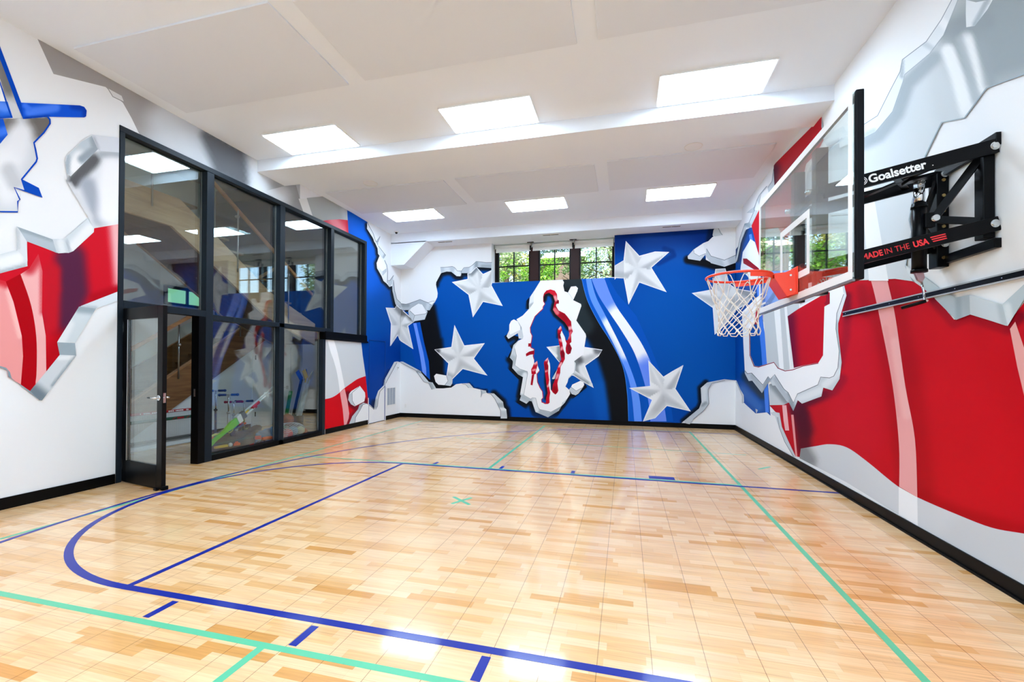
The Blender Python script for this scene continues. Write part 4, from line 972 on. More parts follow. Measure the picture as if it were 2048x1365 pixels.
# ------------------------------------------------------------------ text
def text_mesh(name, s, size, mats, parent, mtx, offset=0.0, ext=.0006, sx=1.0, shear=0.0, space=1.0):
    cu = bpy.data.curves.new(name, 'FONT'); cu.body = s; cu.size = size; cu.extrude = ext; cu.offset = offset
    cu.space_character = space; cu.resolution_u = 4; cu.shear = shear
    ob = bpy.data.objects.new(name, cu); COL.objects.link(ob)
    dg = bpy.context.evaluated_depsgraph_get()
    me = bpy.data.meshes.new_from_object(ob.evaluated_get(dg))
    bpy.data.objects.remove(ob)
    me.transform(Matrix.Scale(sx, 4, (1, 0, 0))); me.transform(mtx)
    me.name = name; me.materials.clear(); me.materials.append(mats)
    return link(bpy.data.objects.new(name, me), parent)

# ------------------------------------------------------------------ basketball hoop
M_hoop = mat('hoop_black_steel', (6, 6, 8), .32, spec=.12)
M_orange = mat('rim_orange', (232, 52, 12), .35, spec=.5, coat=.3)
M_cord = mat('net_cord', (226, 218, 208), .8, noise=.08, nscale=60)
M_bw = mat('board_white', (238, 240, 240), .35, coat=.2)
M_bglass = glass_mat('board_glass', 1.5, (.92, .965, .955), boost=2.0)
M_bolt = mat('zinc_bolt', (206, 210, 212), .22, 1.0)
M_brass = mat('brass_bolt', (176, 150, 96), .3, 1.0)
M_redp = mat('decal_red', (222, 30, 38), .5)
M_wp = mat('decal_white', (240, 240, 240), .5)
M_clevis = mat('clevis_pink', (172, 140, 148), .35, .6)
B0, B1, BZ0, BZ1, BX = 2.937, 4.772, 1.945, 3.022, 1.26
hoop = thing('basketball_hoop', 'wall mounted basketball hoop with clear glass backboard, orange rim and white net', 'basketball hoop', (XR, HY, 0))
def P(mb, name, m, bevel=0, parent=None, seg=2):
    """part of the hoop given in room coordinates"""
    mb.v = [(x - XR, y - HY, z) for x, y, z in mb.v]
    return mb.build(name, m, parent or hoop, bevel=bevel, seg=seg)
bo = P(MB().box(BX, BX + .012, B0, B1, BZ0, BZ1), 'backboard', M_bglass)
def ring(mb, x0, x1, ya, yb, za, zb, w, m=0):
    mb.box(x0, x1, ya, yb, za, za + w, m); mb.box(x0, x1, ya, yb, zb - w, zb, m)
    mb.box(x0, x1, ya, ya + w, za + w, zb - w, m); mb.box(x0, x1, yb - w, yb, za + w, zb - w, m)
    return mb
P(ring(MB(), BX - .0012, BX - .0004, B0 + .002, B1 - .002, BZ0 + .002, BZ1 - .002, .05), 'border', M_bw, parent=bo)
P(ring(MB(), BX - .0012, BX - .0004, 3.55, 4.16, 2.10, 2.56, .05), 'target_square', M_bw, parent=bo)
text_mesh('lettering', 'Goalsetter', .032, M_wp, bo, Matrix(((0, 0, -1, BX - XR - .001), (-1, 0, 0, 4.70 - HY), (0, 1, 0, 2.02), (0, 0, 0, 1))), .0006)
P(ring(MB(), BX + .0125, BX + .050, B0, B1, BZ0 - .004, BZ1 + .004, .022), 'frame', M_hoop, .004)
P(MB().box(BX - .002, BX + .0125, B0, B1, BZ0 - .012, BZ0), 'edge_trim', mat('edge_grey', (120, 126, 130), .35, .6))
P(MB().box(BX + .012, BX + .054, B0 - .012, B0 + .014, BZ0 - .004, BZ1 + .008), 'side_pad', mat('pad_black', (8, 8, 12), .55, spec=.12), .006)
NY, FY = 3.60, 4.12
for y in (NY + .05, FY - .05):
    P(MB().box(1.322, 1.40, y - .04, y + .04, BZ0 + .01, BZ1 - .01), 'upright', M_hoop, .004)
for z in (2.18, 2.70):
    P(MB().box(1.325, 1.36, NY - .02, FY + .02, z - .03, z + .03), 'crossbar', M_hoop, .003)
up0, up1, lo0, lo1 = (1.36, 2.685), (2.36, 2.90), (1.36, 2.15), (2.37, 2.388)
def arm(y, a, b, nm='arm'):
    d = Vector((b[0] - a[0], 0, b[1] - a[1])).normalized()
    return P(MB().bar((a[0], y, a[1]), (b[0], y, b[1]), .028, .094, (0, 0, 1)), nm, M_hoop, .003)
an_u = arm(NY, up0, up1); an_l = arm(NY, lo0, lo1); arm(FY, up0, up1); arm(FY, lo0, lo1)
# lettering on the near arms
def arm_mtx(y, a, b, x, dz):
    d = Vector((b[0] - a[0], b[1] - a[1])).normalized()
    k = (x - a[0]) / (b[0] - a[0]); z = a[1] + k * (b[1] - a[1])
    return Matrix(((d.x, -d.y, 0, x - XR - d.y * dz), (0, 0, -1, y - HY - .0145), (d.y, d.x, 0, z + d.x * dz), (0, 0, 0, 1)))
text_mesh('lettering', 'Goalsetter', .080, M_wp, an_u, arm_mtx(NY, up0, up1, 1.632, -.026), .0022, sx=.98)
text_mesh('lettering', '.', .05, M_wp, an_u, arm_mtx(NY, up0, up1, 1.995, -.022), .0004)
lg = MB(); 
for r0, r1 in ((.024, .028), (.015, .019)):
    m_ = arm_mtx(NY, up0, up1, 1.598, 0)
    pts = [m_ @ Vector((r1 * math.cos(2 * PI * i / 32), r1 * math.sin(2 * PI * i / 32), 0)) for i in range(32)] + [m_ @ Vector((r0 * math.cos(2 * PI * i / 32), r0 * math.sin(2 * PI * i / 32), 0)) for i in range(32)]
    lg.add(pts, [(i, (i + 1) % 32, 32 + (i + 1) % 32, 32 + i) for i in range(32)])
lg.build('emblem', M_wp, an_u, fix=False)
text_mesh('lettering', 'MADE', .056, M_redp, an_l, arm_mtx(NY, lo0, lo1, 1.592, -.022), .0015, sx=.84)
text_mesh('lettering', 'IN THE', .056, M_redp, an_l, arm_mtx(NY, lo0, lo1, 1.725, -.022), -.0004, sx=.86)
text_mesh('lettering', 'USA', .056, M_redp, an_l, arm_mtx(NY, lo0, lo1, 1.892, -.022), .0018, sx=.86)
fl_ = MB()
for i in range(3):
    m_ = arm_mtx(NY, lo0, lo1, 1.995, -.018 + i * .015)
    fl_.add([m_ @ Vector(q) for q in ((.004 * (2 - i), 0, 0), (.088, 0, 0), (.084, .0075, 0), (.004 * (2 - i) - .003, .0075, 0))], [(0, 1, 2, 3)])
fl_.build('flag_emblem', M_redp, an_l, fix=False)
# wall bracket
wb = P(MB().box(2.302, 2.366, NY + .02, NY + .10, 2.30, 2.93).box(2.29, 2.366, FY - .07, FY + .03, 2.20, 2.93), 'wall_post', M_hoop, .004)
P(MB().box(2.345, 2.375, NY - .02, FY + .06, 2.90, 2.985), 'wall_channel', M_hoop, .004)
P(MB().box(2.335, 2.375, NY - .02, FY + .06, 2.225, 2.29), 'wall_channel', M_hoop, .004)
for i in range(6): P(MB().cyl((2.33, FY - .078, 2.27 + i * .118), (2.33, FY - .07, 2.27 + i * .118), .012, n=8), 'bolt', M_brass)
PV = (2.13, HY, 2.50)
for p0, p1 in (((2.31, NY + .05, 2.86), (PV[0], HY - .06, PV[2])), ((2.31, NY + .05, 2.42), (PV[0], HY - .06, PV[2] - .005)), ((2.31, FY - .03, 2.86), (PV[0], HY + .08, PV[2])), ((2.31, FY - .03, 2.36), (PV[0], HY + .08, PV[2]))):
    P(MB().bar(p0, p1, .02, .05, (0, 0, 1)), 'strut', M_hoop, .002)
P(MB().cyl((PV[0], HY - .09, PV[2]), (PV[0], HY + .11, PV[2]), .022, n=16), 'pivot', M_bolt)
for a, b2 in (((1.78, FY, 2.775), (2.13, NY, 2.84)), ((1.78, NY, 2.775), (2.13, FY, 2.84)), ((1.80, FY, 2.255), (2.15, NY, 2.33))):
    P(MB().bar(a, b2, .045, .012, (0, 0, 1)), 'brace', M_hoop, .002)
for (x, z), y in (((2.345, 2.897), NY), ((2.346, 2.386), NY), ((2.325, 2.897), FY - .085), ((2.325, 2.37), FY - .085)):
    P(MB().cyl((x, y - .022, z), (x, y - .012, z), .021, .018, n=6, smooth=False).cyl((x, y - .0145, z), (x, y - .013, z), .026, n=16), 'bolt', M_bolt)
for z in (2.71, 2.18):
    for y in (NY + .05, FY - .05):
        P(MB().cyl((1.318, y, z), (1.273, y, z), .02, n=16).ball((1.273, y, z), .02, sx=.4), 'bolt', M_bolt)
# lifting piston
px_ = 2.074
P(MB().cyl((px_, HY, 2.14), (px_, HY, 2.635), .043, n=24).cyl((px_, HY, 2.60), (px_, HY, 2.615), .048, n=24).cyl((px_, HY, 2.13), (px_, HY, 2.15), .049, n=24), 'cylinder', M_hoop)
P(MB().cyl((px_, HY, 2.63), (px_, HY, 2.745), .032, n=24), 'piston_rod', M_chrome)
P(MB().box(px_ - .022, px_ + .022, HY - .026, HY + .026, 2.74, 2.80).cyl((px_, HY - .045, 2.775), (px_, HY + .045, 2.775), .017, n=16), 'clevis', M_bolt, .003)
P(MB().bar((1.99, HY, 2.80), (2.16, HY, 2.835), .10, .02), 'lift_plate', M_hoop, .003)
P(MB().box(2.075, 2.135, HY - .07, HY - .03, 2.44, 2.545), 'sleeve', M_hoop, .003)
cv_ = MB().prism([(px_ - .03, 2.125), (px_ + .022, 2.128), (px_ + .03, 2.09), (px_ + .012, 2.055), (px_ - .012, 2.075)], lambda a, b, d: (a, d, b), HY - .012, HY + .012)
P(cv_, 'crank_hook', M_clevis, .002)
P(MB().tube([(px_ + .012, HY, 2.07), (px_ + .02, HY - .01, 2.0), (px_ + .022, HY - .02, 1.93), (px_ + .016, HY - .06, 1.915)], .0075, n=8), 'crank_rod', M_chrome)
P(MB().cyl((px_ + .016, HY - .05, 1.915), (px_ - .10, HY + .02, 1.875), .012, n=12), 'crank_grip', M_hoop)
# rim
RZ, RR = 2.150, .235
rim = P(MB().tube([(HX + RR * math.cos(2 * PI * i / 64), HY + RR * math.sin(2 * PI * i / 64), RZ) for i in range(64)], .0095, n=10, closed=True), 'rim', M_orange)
b = MB(); n = 26
aa = [-1.45 + 2.9 * i / n for i in range(n + 1)]
vs = [(HX + r * math.cos(a), HY + r * math.sin(a), z) for r, z in ((RR + .006, RZ), (RR + .006, RZ - .04), (RR + .002, RZ - .04), (RR + .002, RZ)) for a in aa]
m_ = n + 1
b.add(vs, [(k * m_ + i, k * m_ + i + 1, ((k + 1) % 4) * m_ + i + 1, ((k + 1) % 4) * m_ + i) for k in range(4) for i in range(n)])
P(b, 'rim_band', M_orange, parent=rim)
b = MB().box(BX - .012, BX - .002, HY - .105, HY + .105, 1.985, 2.195)
for s in (-1, 1):
    y = HY + s * .09
    b.prism([(BX - .01, 2.19), (BX - .085, 2.155), (BX - .16, 2.15), (BX - .16, 2.115), (BX - .075, 1.97), (BX - .01, 1.987)], lambda a, c_, d, y=y: (a, y + d, c_), -.004, .004)
b.box(BX - .17, BX - .01, HY - .09, HY + .09, 2.137, 2.147)
b.add([(BX - .16, HY - .09, 2.115), (BX - .16, HY + .09, 2.115), (BX - .075, HY + .09, 1.97), (BX - .075, HY - .09, 1.97)], [(0, 1, 2, 3)])
P(b, 'rim_bracket', M_orange, .002)
for z in (2.05, 2.16):
    P(MB().cyl((BX - .05, HY - .10, z - .03), (BX - .05, HY - .094, z - .03), .008, n=10), 'bolt', M_bolt)
P(MB().box(BX + .013, BX + .06, HY - .12, HY + .12, 1.97, 2.21), 'backing_plate', mat('backing_red', (120, 14, 20), .4), .003)
# cord net
b = MB(); K = 12
rows = [(.228, 2.138), (.186, 2.0), (.168, 1.945), (.155, 1.893), (.145, 1.845), (.14, 1.80), (.142, 1.757), (.150, 1.718)]
rnd = random.Random(3)
nod = []
for i, (r, z) in enumerate(rows):
    a0 = 0 if i % 2 == 0 else PI / K
    nod.append([(HX + (r + rnd.uniform(-.008, .008) * (i > 0)) * math.cos(a0 + 2 * PI * k / K), HY + (r + rnd.uniform(-.008, .008) * (i > 0)) * math.sin(a0 + 2 * PI * k / K), z + rnd.uniform(-.009, .009) * (i > 0)) for k in range(K)])
for i in range(len(rows) - 1):
    for k in range(K):
        for dk in ((0, -1) if i % 2 == 0 else (0, 1)):
            p, q = Vector(nod[i][k]), Vector(nod[i + 1][(k + dk) % K])
            if i == 0:                               # long loops over the hooks
                side = (q - p).cross(Vector((0, 0, 1))).normalized()
                tang = Vector((-(p.y - HY), p.x - HX, 0)).normalized() * (.020 if dk == 0 else -.020)
                b.tube([p + Vector((0, 0, .006)), p + tang * .8 + Vector((0, 0, -.012)), p.lerp(q, .4) + tang * .5, q], .0034, n=6)
            else:
                out = ((p + q) / 2 - Vector((HX, HY, p.z))); out.z = 0
                b.tube([p, (p + q) / 2 + out * .02 + Vector((0, 0, -.003)), q], .0038, n=6)
        if i: b.ball(nod[i][k], r=.0066, nu=8, nv=5)
for k in range(K):
    p = Vector(nod[-1][k]); q = Vector(nod[-1][(k + 1) % K])
    b.tube([p, (p * .75 + q * .25) + Vector((0, 0, -.03)), (p * .25 + q * .75) + Vector((0, 0, -.03)), q], .0042, n=6)
P(b, 'net', M_cord)
for k in range(K):
    b = MB(); a = 2 * PI * k / K
    c_ = Vector((HX + (RR - .002) * math.cos(a), HY + (RR - .002) * math.sin(a), RZ - .012))
    b.tube([c_ + Vector((math.cos(a + u) * 0, 0, 0)) + Vector((-math.sin(a) * .008 * math.cos(u), math.cos(a) * .008 * math.cos(u), .008 * math.sin(u))) for u in [2 * PI * j / 10 for j in range(10)]], .002, n=5, closed=True)
    P(b, 'net_hook', M_hoop, parent=rim)

# wall track below the hoop
tr = thing('wall_track', 'long black wall track with bright metal edges running below the hoop bracket', 'wall track', (XR, 3.5, 2.02))
MB().box(-.02, 0, -3.2, 2.21, -.020, .020).build('channel', M_hoop, tr, bevel=.002)
MB().box(-.024, 0, -3.2, 2.21, .018, .028).box(-.024, 0, -3.2, 2.21, -.028, -.018).build('edge_strip', mat('track_edge_silver', (176, 180, 184), .4, .2), tr)
for y in [2.15 - .42 * i for i in range(6)]: MB().cyl((-.019, y, 0), (-.023, y, 0), .004, n=8).build('screw', M_bolt, tr)
# ------------------------------------------------------------------ glazed partition in the left wall
M_glass = glass_mat('partition_glass', 1.52, (.88, .925, .92), boost=2.3)
XG = XL - .085
gp = thing('glass_partition', 'tall black framed glass partition in the left wall with a sloping row of panes', 'glass partition', (XL, P_Y0, 0))
def GP(mb, name, m, bevel=0, parent=None):
    mb.v = [(x - XL, y - P_Y0, z) for x, y, z in mb.v]
    return mb.build(name, m, parent or gp, bevel=bevel)
XA, XB = XL - .12, XL + .012
def zb(y): return (P_ZT - .072)
GP(MB().box(XA, XB, P_Y0, P_Y1, P_ZT - .072, P_ZT), 'head_rail', M_frame, .004)
GP(MB().box(XA, XB, P_Y0, P_Y0 + .06, 0, P_ZT - .072), 'stile', M_frame, .004)
GP(MB().box(XA, XB, P_Y1 - .085, P_Y1, P_ZL + .16, P_ZT - .072), 'stile', M_frame, .004)
GP(MB().box(XA, XB, 7.615, P_Y2, 0, P_ZL + .0), 'stile', M_frame, .004)
MU = [(5.07, 5.185), (6.47, 6.585), (7.845, 7.945)]
for a, b in MU[:2]: GP(MB().box(XA, XB, a, b, .0 if a > 6 else .0, P_ZT - .072), 'mullion', M_frame, .004)
GP(MB().box(XA, XB, 7.845, 7.945, P_ZL + .16, P_ZT - .072), 'mullion', M_frame, .004)
GP(MB().box(XA, XB, 4.965, 5.07, 0, 2.10), 'door_jamb', M_black, .003)
GP(MB().box(XA, XB, 5.185, 7.845, 2.062, 2.14).box(XA, XB, P_Y0 + .06, 5.07, 2.095, 2.185), 'transom', M_frame, .004)
GP(MB().box(XA, XB, 5.185, 7.615, 0, .085), 'sill', M_black, .004)
GP(MB().box(XA, XL + .03, P_Y2 - .02, P_Y1 + .01, P_ZL + .025, P_ZL + .17).box(XA, XL + .04, P_Y2 - .02, P_Y1 + .05, P_ZL - .0, P_ZL + .035), 'ledge', M_black, .003)
panes = [(P_Y0 + .06, 5.07, 2.185), (5.185, 6.47, 2.14), (6.585, 7.845, 2.14), (7.945, P_Y1 - .085, P_ZL + .17)]
for a, b, z in panes: GP(MB().box(XG - .012, XG + .012, a, b, z, P_ZT - .072), 'pane', M_glass)
for a, b in ((5.185, 6.47), (6.585, 7.615)): GP(MB().box(XG - .012, XG + .012, a, b, .085, 2.062), 'pane', M_glass)
bd = MB()
for y, z0, z1 in ((5.065, 2.2, 4.2), (6.465, 2.15, 4.2), (7.84, 2.15, 4.2), (P_Y1 - .09, 2.1, 4.2), (6.465, .09, 2.06), (7.61, .09, 2.06)): bd.box(XG - .008, XG + .008, y - .004, y + .004, z0, z1)
bd.box(XA + .03, XA + .036, 5.06, 5.068, .01, 2.09)
GP(bd, 'spacer_strip', M_alu)
GP(MB().box(XL - .07, XL - .04, 4.962, 4.968, .955, 1.065), 'strike_plate', M_bolt, .001)

# open door leaf
DW, DT, DH = .95, .045, 2.085
hx, hy = XL - .005, 4.015
d_end = Vector((-5.028, 3.858))
ang = math.atan2(d_end.y - hy, d_end.x - hx)
DW = (d_end - Vector((hx, hy))).length
dl = MB()
dl.box(0, .105, -DT / 2, DT / 2, .012, DH); dl.box(DW - .105, DW, -DT / 2, DT / 2, .012, DH)
dl.box(.105, DW - .105, -DT / 2, DT / 2, DH - .135, DH); dl.box(.105, DW - .105, -DT / 2, DT / 2, .012, .27)
door = dl.build('door_1', mat('door_black', (8, 8, 10), .38, spec=.14), bevel=.003)
door.location = (hx, hy, 0); door.rotation_euler = (0, 0, ang)
tag(door, 'black framed glass door standing open into the court', kind='structure')
MB().box(.105, DW - .105, -.008, .008, .27, DH - .135).build('pane', M_glass, door)
bd = MB()
for y in (-.016, .016): bd.box(.105, .111, y - .003, y + .003, .27, DH - .135)
bd.build('spacer_strip', M_alu, door)
hd = MB()
for s in (-1, 1):
    hd.cyl((DW - .055, s * DT / 2, 1.04), (DW - .055, s * (DT / 2 + .012), 1.04), .03, n=24)
    hd.cyl((DW - .055, s * DT / 2, 1.04), (DW - .055, s * (DT / 2 + .055), 1.04), .011, n=14)
    hd.tube([(DW - .055, s * (DT / 2 + .05), 1.04), (DW - .08, s * (DT / 2 + .054), 1.04), (DW - .185, s * (DT / 2 + .05), 1.04)], .0095, n=12)
hd.build('lever_handle', M_chrome, door)
MB().box(DW, DW + .002, -.013, .013, .985, 1.095).cyl((DW, 0, 1.04), (DW + .012, 0, 1.04), .008, n=10).build('latch_plate', M_bolt, door)
for z in (.22, 1.04, 1.86): MB().cyl((-.008, -.03, z - .055), (-.008, -.03, z + .055), .009, n=12).box(-.004, .03, -.0245, -.0225, z - .055, z + .055).build('hinge', M_bolt, door)
MB().box(DW - .10, DW - .045, -.055, -.02, .0, .03).box(DW - .02, DW + .012, -.02, .045, 0, .045).build('door_stop', M_black, door, bevel=.006)

# ------------------------------------------------------------------ window in the back wall
M_wf = mat('window_bronze', (14, 9, 8), .4, spec=.15)
M_wpost = mat('window_post_brown', (46, 22, 18), .45, spec=.2)
M_wglass = glass_mat('window_glass', 1.45, (.97, .985, .98), boost=.8)
YF0, YF1 = YB + .31, YB + .37
fr = MB()
fr.box(W_X0, W_X0 + .075, YF0, YF1, W_Z0, W_Z1); fr.box(W_X1 - .03, W_X1, YF0, YF1, W_Z0, W_Z1)
fr.box(W_X0 + .075, W_X1 - .03, YF0, YF1, W_Z0, W_Z0 + .05); fr.box(W_X0 + .075, W_X1 - .03, YF0, YF1, W_Z1 - .05, W_Z1)
win = fr.build('window_1', M_wf, bevel=.003); tag(win, kind='structure')
sash = [(-3.243, -2.375), (-2.105, -1.335), (-1.075, -.291)]
for a, b in ((-2.375, -2.105), (-1.335, -1.075)): MB().box(a, b - .05, YF0 - .03, YF1, W_Z0, W_Z1).build('post', M_wpost, win, bevel=.004)
for a, b in sash:
    s = MB(); w0 = .035
    if a > -3: a2 = a - .05
    else: a2 = a
    s.box(a2, a2 + w0, YF0 - .01, YF1, W_Z0 + .02, W_Z1); s.box(b - w0, b, YF0 - .01, YF1, W_Z0 + .02, W_Z1); s.box(a2 + w0, b - w0, YF0 - .01, YF1, W_Z0 + .02, W_Z0 + .06)
    sh = s.build('sash', M_wf, win, bevel=.003)
    mx = (a2 + b) / 2
    MB().box(mx - .013, mx + .013, YF0, YF1 - .01, W_Z0 + .06, W_Z1).box(a2 + w0, mx - .013, YF0, YF1 - .01, 3.955, 3.981).box(mx + .013, b - w0, YF0, YF1 - .01, 3.955, 3.981).build('muntin', M_wf, sh)
    MB().box(a2 + w0, b - w0, YF1 - .03, YF1 - .024, W_Z0 + .06, W_Z1).build('pane', M_wglass, sh)
M_shade = mat('shade_white', (236, 240, 238), .8)
for (a, b), lab in zip(((W_X0 + .02, -2.34), (-2.32, -1.27), (-1.25, W_X1 - .012)), ('left white roller shade above the window, rolled up', 'middle white roller shade above the window, rolled up', 'right white roller shade above the window, rolled up beside the blue wall')):
    t = thing('roller_shade', lab, 'roller shade', ((a + b) / 2, YB + .22, ZS), 0, 'roller shades over the window')
    h = (b - a) / 2
    MB().cyl((-h + .02, 0, -.055), (h - .02, 0, -.055), .045, n=20).build('roll', M_shade, t)
    MB().box(-h + .02, h - .02, .040, .044, -.17, -.05).box(-h + .02, h - .02, .034, .05, -.19, -.165).build('fabric', M_shade, t)
    for s in (-1, 1): MB().box(s * h - .008, s * h + .008, -.04, .05, -.1, 0).build('bracket', mat('bracket_grey', (170, 186, 182), .5), t)
for x, lab in ((-2.33, 'small black hanging bracket between the left and middle shades'), (-1.26, 'small black hanging bracket between the middle and right shades')):
    t = thing('hanging_bracket', lab, 'bracket', (x, YB + .12, ZS), 0, 'hanging brackets at the window')
    MB().box(-.085, .085, -.02, .02, -.012, 0).build('plate', M_black, t, bevel=.002)
    MB().cyl((0, 0, -.012), (0, 0, -.09), .012, n=10).build('stem', M_alu, t)
    MB().box(-.02, .02, -.012, .012, -.20, -.085).build('tongue', M_black, t, bevel=.002)
# ------------------------------------------------------------------ stair hall behind the glass
HXW, HYB, HZ = -12.2, 10.86, 6.7
M_hw = mat('hall_white', (232, 234, 236), .6)
M_oak = wood_mat('oak_light', (176, 140, 100), (200, 164, 122), 1, .45, 1.0)
M_oakd = wood_mat('oak_brown', (118, 78, 46), (152, 106, 66), 1, .45, 1.0)
M_soff = wood_mat('soffit_brown', (92, 70, 60), (112, 86, 72), 1, .6, .6)
M_rail = wood_mat('rail_oak', (160, 110, 70), (186, 134, 88), 1, .4, 1.2)
M_sglass = glass_mat('stair_glass', 1.4, (.90, .97, .95), boost=.8)
M_steel = mat('brushed_steel', (176, 178, 180), .32, 1.0)
M_navy = mat('navy_paint', (20, 34, 70), .5)
def hs(nm, mb, m, lab=None): 
    o = mb.build(nm, m); return tag(o, kind='structure')
b = MB(); b.quad((HXW, YF, 0), (HXW, HYB, 0), (HXW, HYB, HZ), (HXW, YF, HZ)); hs('wall_hall_far', b, M_hw)
M_endshade = mat('hall_end_shade', (22, 32, 52), .6)  # dimness of the upper hall put into a dark wall colour
b = MB(); b.quad((HXW, HYB, 0), (XL, HYB, 0), (XL, HYB, 2.1), (HXW, HYB, 2.1)); b.quad((HXW, HYB, 2.1), (-8.05, HYB, 2.1), (-8.05, HYB, HZ), (HXW, HYB, HZ), 1); b.quad((-8.05, HYB, 2.1), (-7.25, HYB, 2.1), (-7.25, HYB, HZ), (-8.05, HYB, HZ)); b.quad((-7.25, HYB, 2.1), (XL, HYB, 2.1), (XL, HYB, HZ), (-7.25, HYB, HZ), 1); b.quad((HXW, YF, 0), (XL, YF, 0), (XL, YF, HZ), (HXW, YF, HZ)); hs('wall_hall_end', b, [M_hw, M_endshade])
b = MB(); b.quad((HXW, YF, HZ), (XL, YF, HZ), (XL, HYB, HZ), (HXW, HYB, HZ)); hs('ceiling_hall', b, M_hw)
b = MB()                                                            # hall side of the court's left wall
XH = XL - .13
b.box(XH, XL - .002, YF, P_Y0 - .002, 0, HZ); b.box(XH, XL - .002, P_Y0, P_Y1, P_ZT + .002, HZ); b.box(XH, XL - .002, P_Y1 + .002, HYB, 0, HZ); b.box(XH, XL - .002, P_Y2 + .002, P_Y1, 0, P_ZL)
hs('wall_hall_near', b, M_hw)
b = MB(); b.box(-8.3, -8.28, HYB - .02, HYB, 0, .1); b.box(-9.6, XH, HYB - .018, HYB, 0, .11); b.box(HXW, HXW + .016, YF, HYB, 0, .11); hs('baseboard_hall', b, M_base)
# under-stair wall with a low closet door
XS = -7.93
def zl(y): return .23 + .64 * (y - 5.61)                           # underside line of the lower stringer
b = MB()
b.prism([(5.25, 0), (9.55, 0), (9.55, 1.98), (8.35, 1.98), (5.25, zl(5.25))], lambda a, c, d: (d, a, c), XS - .1, XS)
b.box(-9.1, XS - .1, 9.45, 9.55, 0, 1.98)
hs('wall_understair', b, M_hw)
b = MB(); b.box(XS, XS + .014, 5.25, 7.95, 0, .10); b.box(XS, XS + .014, 9.22, 9.55, 0, .10); hs('baseboard_understair', b, M_base)
cd = MB().box(XS, XS + .008, 8.06, 9.12, .01, 1.80).build('door_3', mat('closet_door_white', (228, 231, 234), .45)); tag(cd, kind='structure')
MB().box(XS, XS + .02, 7.98, 8.05, 0, 1.86).box(XS, XS + .02, 9.13, 9.20, 0, 1.86).box(XS, XS + .02, 7.98, 9.20, 1.81, 1.88).build('casing', M_hw, cd)
for z in (.25, 1.5): MB().box(XS + .008, XS + .03, 8.045, 8.065, z, z + .1).build('hinge', M_black, cd)
MB().box(XS + .008, XS + .018, 8.98, 9.05, .80, .88).tube([(XS + .03, 9.01, .845), (XS + .05, 8.98, .845), (XS + .05, 8.86, .845)], .008, n=8).build('lever_handle', M_steel, cd)

# the stair: two flights and a landing
stair = thing('staircase', 'oak staircase with glass balustrade rising in two flights behind the glass partition', 'staircase', (-7.9, 5.2, 0))
def SP(mb, name, m, bevel=0, parent=None):
    mb.v = [(x + 7.9, y - 5.2, z) for x, y, z in mb.v]
    return mb.build(name, m, parent or stair, bevel=bevel)
fy = lambda a, c, d: (d, a, c)
def low_str(x0, x1):
    return MB().prism([(5.00, 0), (5.25, 0), (8.35, zl(8.35)), (8.70, zl(8.35)), (8.70, 2.3), (8.58, zl(8.58) + .62), (5.00, zl(5.0) + .62)], fy, x0, x1)
SP(low_str(XS + .002, XS + .055), 'stringer', M_oakd, .003)
SP(low_str(-9.10, -9.05), 'stringer', M_oakd, .003)
SP(MB().prism([(5.02, zl(5.0) + .62), (8.58, zl(8.58) + .62), (8.58, zl(8.58) + .65), (5.02, zl(5.0) + .65)], fy, XS - .01, XS + .067), 'stringer_cap', M_rail)
for i in range(12):
    y = 5.22 + i * .28; z = .18 * (i + 1)
    SP(MB().box(-9.05, XS, y - .02, y + .29, z - .04, z).box(-9.05, XS, y, y + .02, z - .18, z - .04), 'step', M_oakd, .002)
SP(MB().box(-9.1, -6.80, 8.58, 9.55, 1.98, 2.16), 'landing', M_oakd, .003)
X0, X1 = -7.88, -6.80
def up_pts(): return [(2.2, 3.55), (5.30, 3.55), (5.68, 3.31), (7.2, 2.33), (8.58, 1.44 + .40), (8.58, 2.32), (7.26, 2.84), (6.24, 3.5), (5.43, 4.01), (2.2, 4.01)]
SP(MB().prism(up_pts(), fy, X1 - .05, X1), 'stringer', M_oak, .003)
SP(MB().prism(up_pts(), fy, X0, X0 + .05), 'stringer', M_oak, .003)
SP(MB().prism([(2.2, 3.56), (5.31, 3.56), (5.69, 3.32), (7.2, 2.345), (8.55, 1.86), (8.55, 1.9), (7.2, 2.385), (5.69, 3.36), (5.31, 3.60), (2.2, 3.60)], fy, X0 + .05, X1 - .05), 'soffit', M_soff)
SP(MB().box(X0 - 3.9, X1 - .0, -.5, 2.2, 3.55, 4.01), 'upper_floor', M_soff)
for i in range(10):
    y = 8.50 - i * .305; z = 2.16 + .185 * (i + 1)
    SP(MB().box(X0 + .05, X1 - .05, y - .31, y + .01, z - .04, z), 'step', M_oakd, .002)
for sx_ in (X1 - .025,):
    SP(MB().prism([(2.3, 4.0), (5.43, 4.0), (8.45, 2.10), (8.45, 3.00), (5.43, 4.92), (2.3, 4.92)], fy, sx_ - .006, sx_ + .006), 'glass_balustrade', M_sglass)
    SP(MB().bar((sx_, 5.40, 4.90), (sx_, 8.5, 2.97), .05, .06), 'handrail', M_rail, .008)
    SP(MB().bar((sx_, 2.3, 4.92), (sx_, 5.43, 4.92), .05, .06), 'handrail', M_rail, .008)
    for y, z in ((3.6, 4.0), (5.0, 4.0), (6.5, 3.33), (7.75, 2.52)):
        SP(MB().cyl((sx_ + .03, y, z - .25), (sx_ + .03, y, z + .86), .014, n=10).cyl((sx_ + .045, y, z + .75), (sx_ - .02, y, z + .75), .026, n=12), 'post', M_steel)
xg = XS + .03
SP(MB().prism([(5.05, .55), (8.5, 2.75), (8.5, 3.25), (5.05, 1.05 + .35)], fy, xg - .006, xg + .006), 'glass_balustrade', M_sglass)
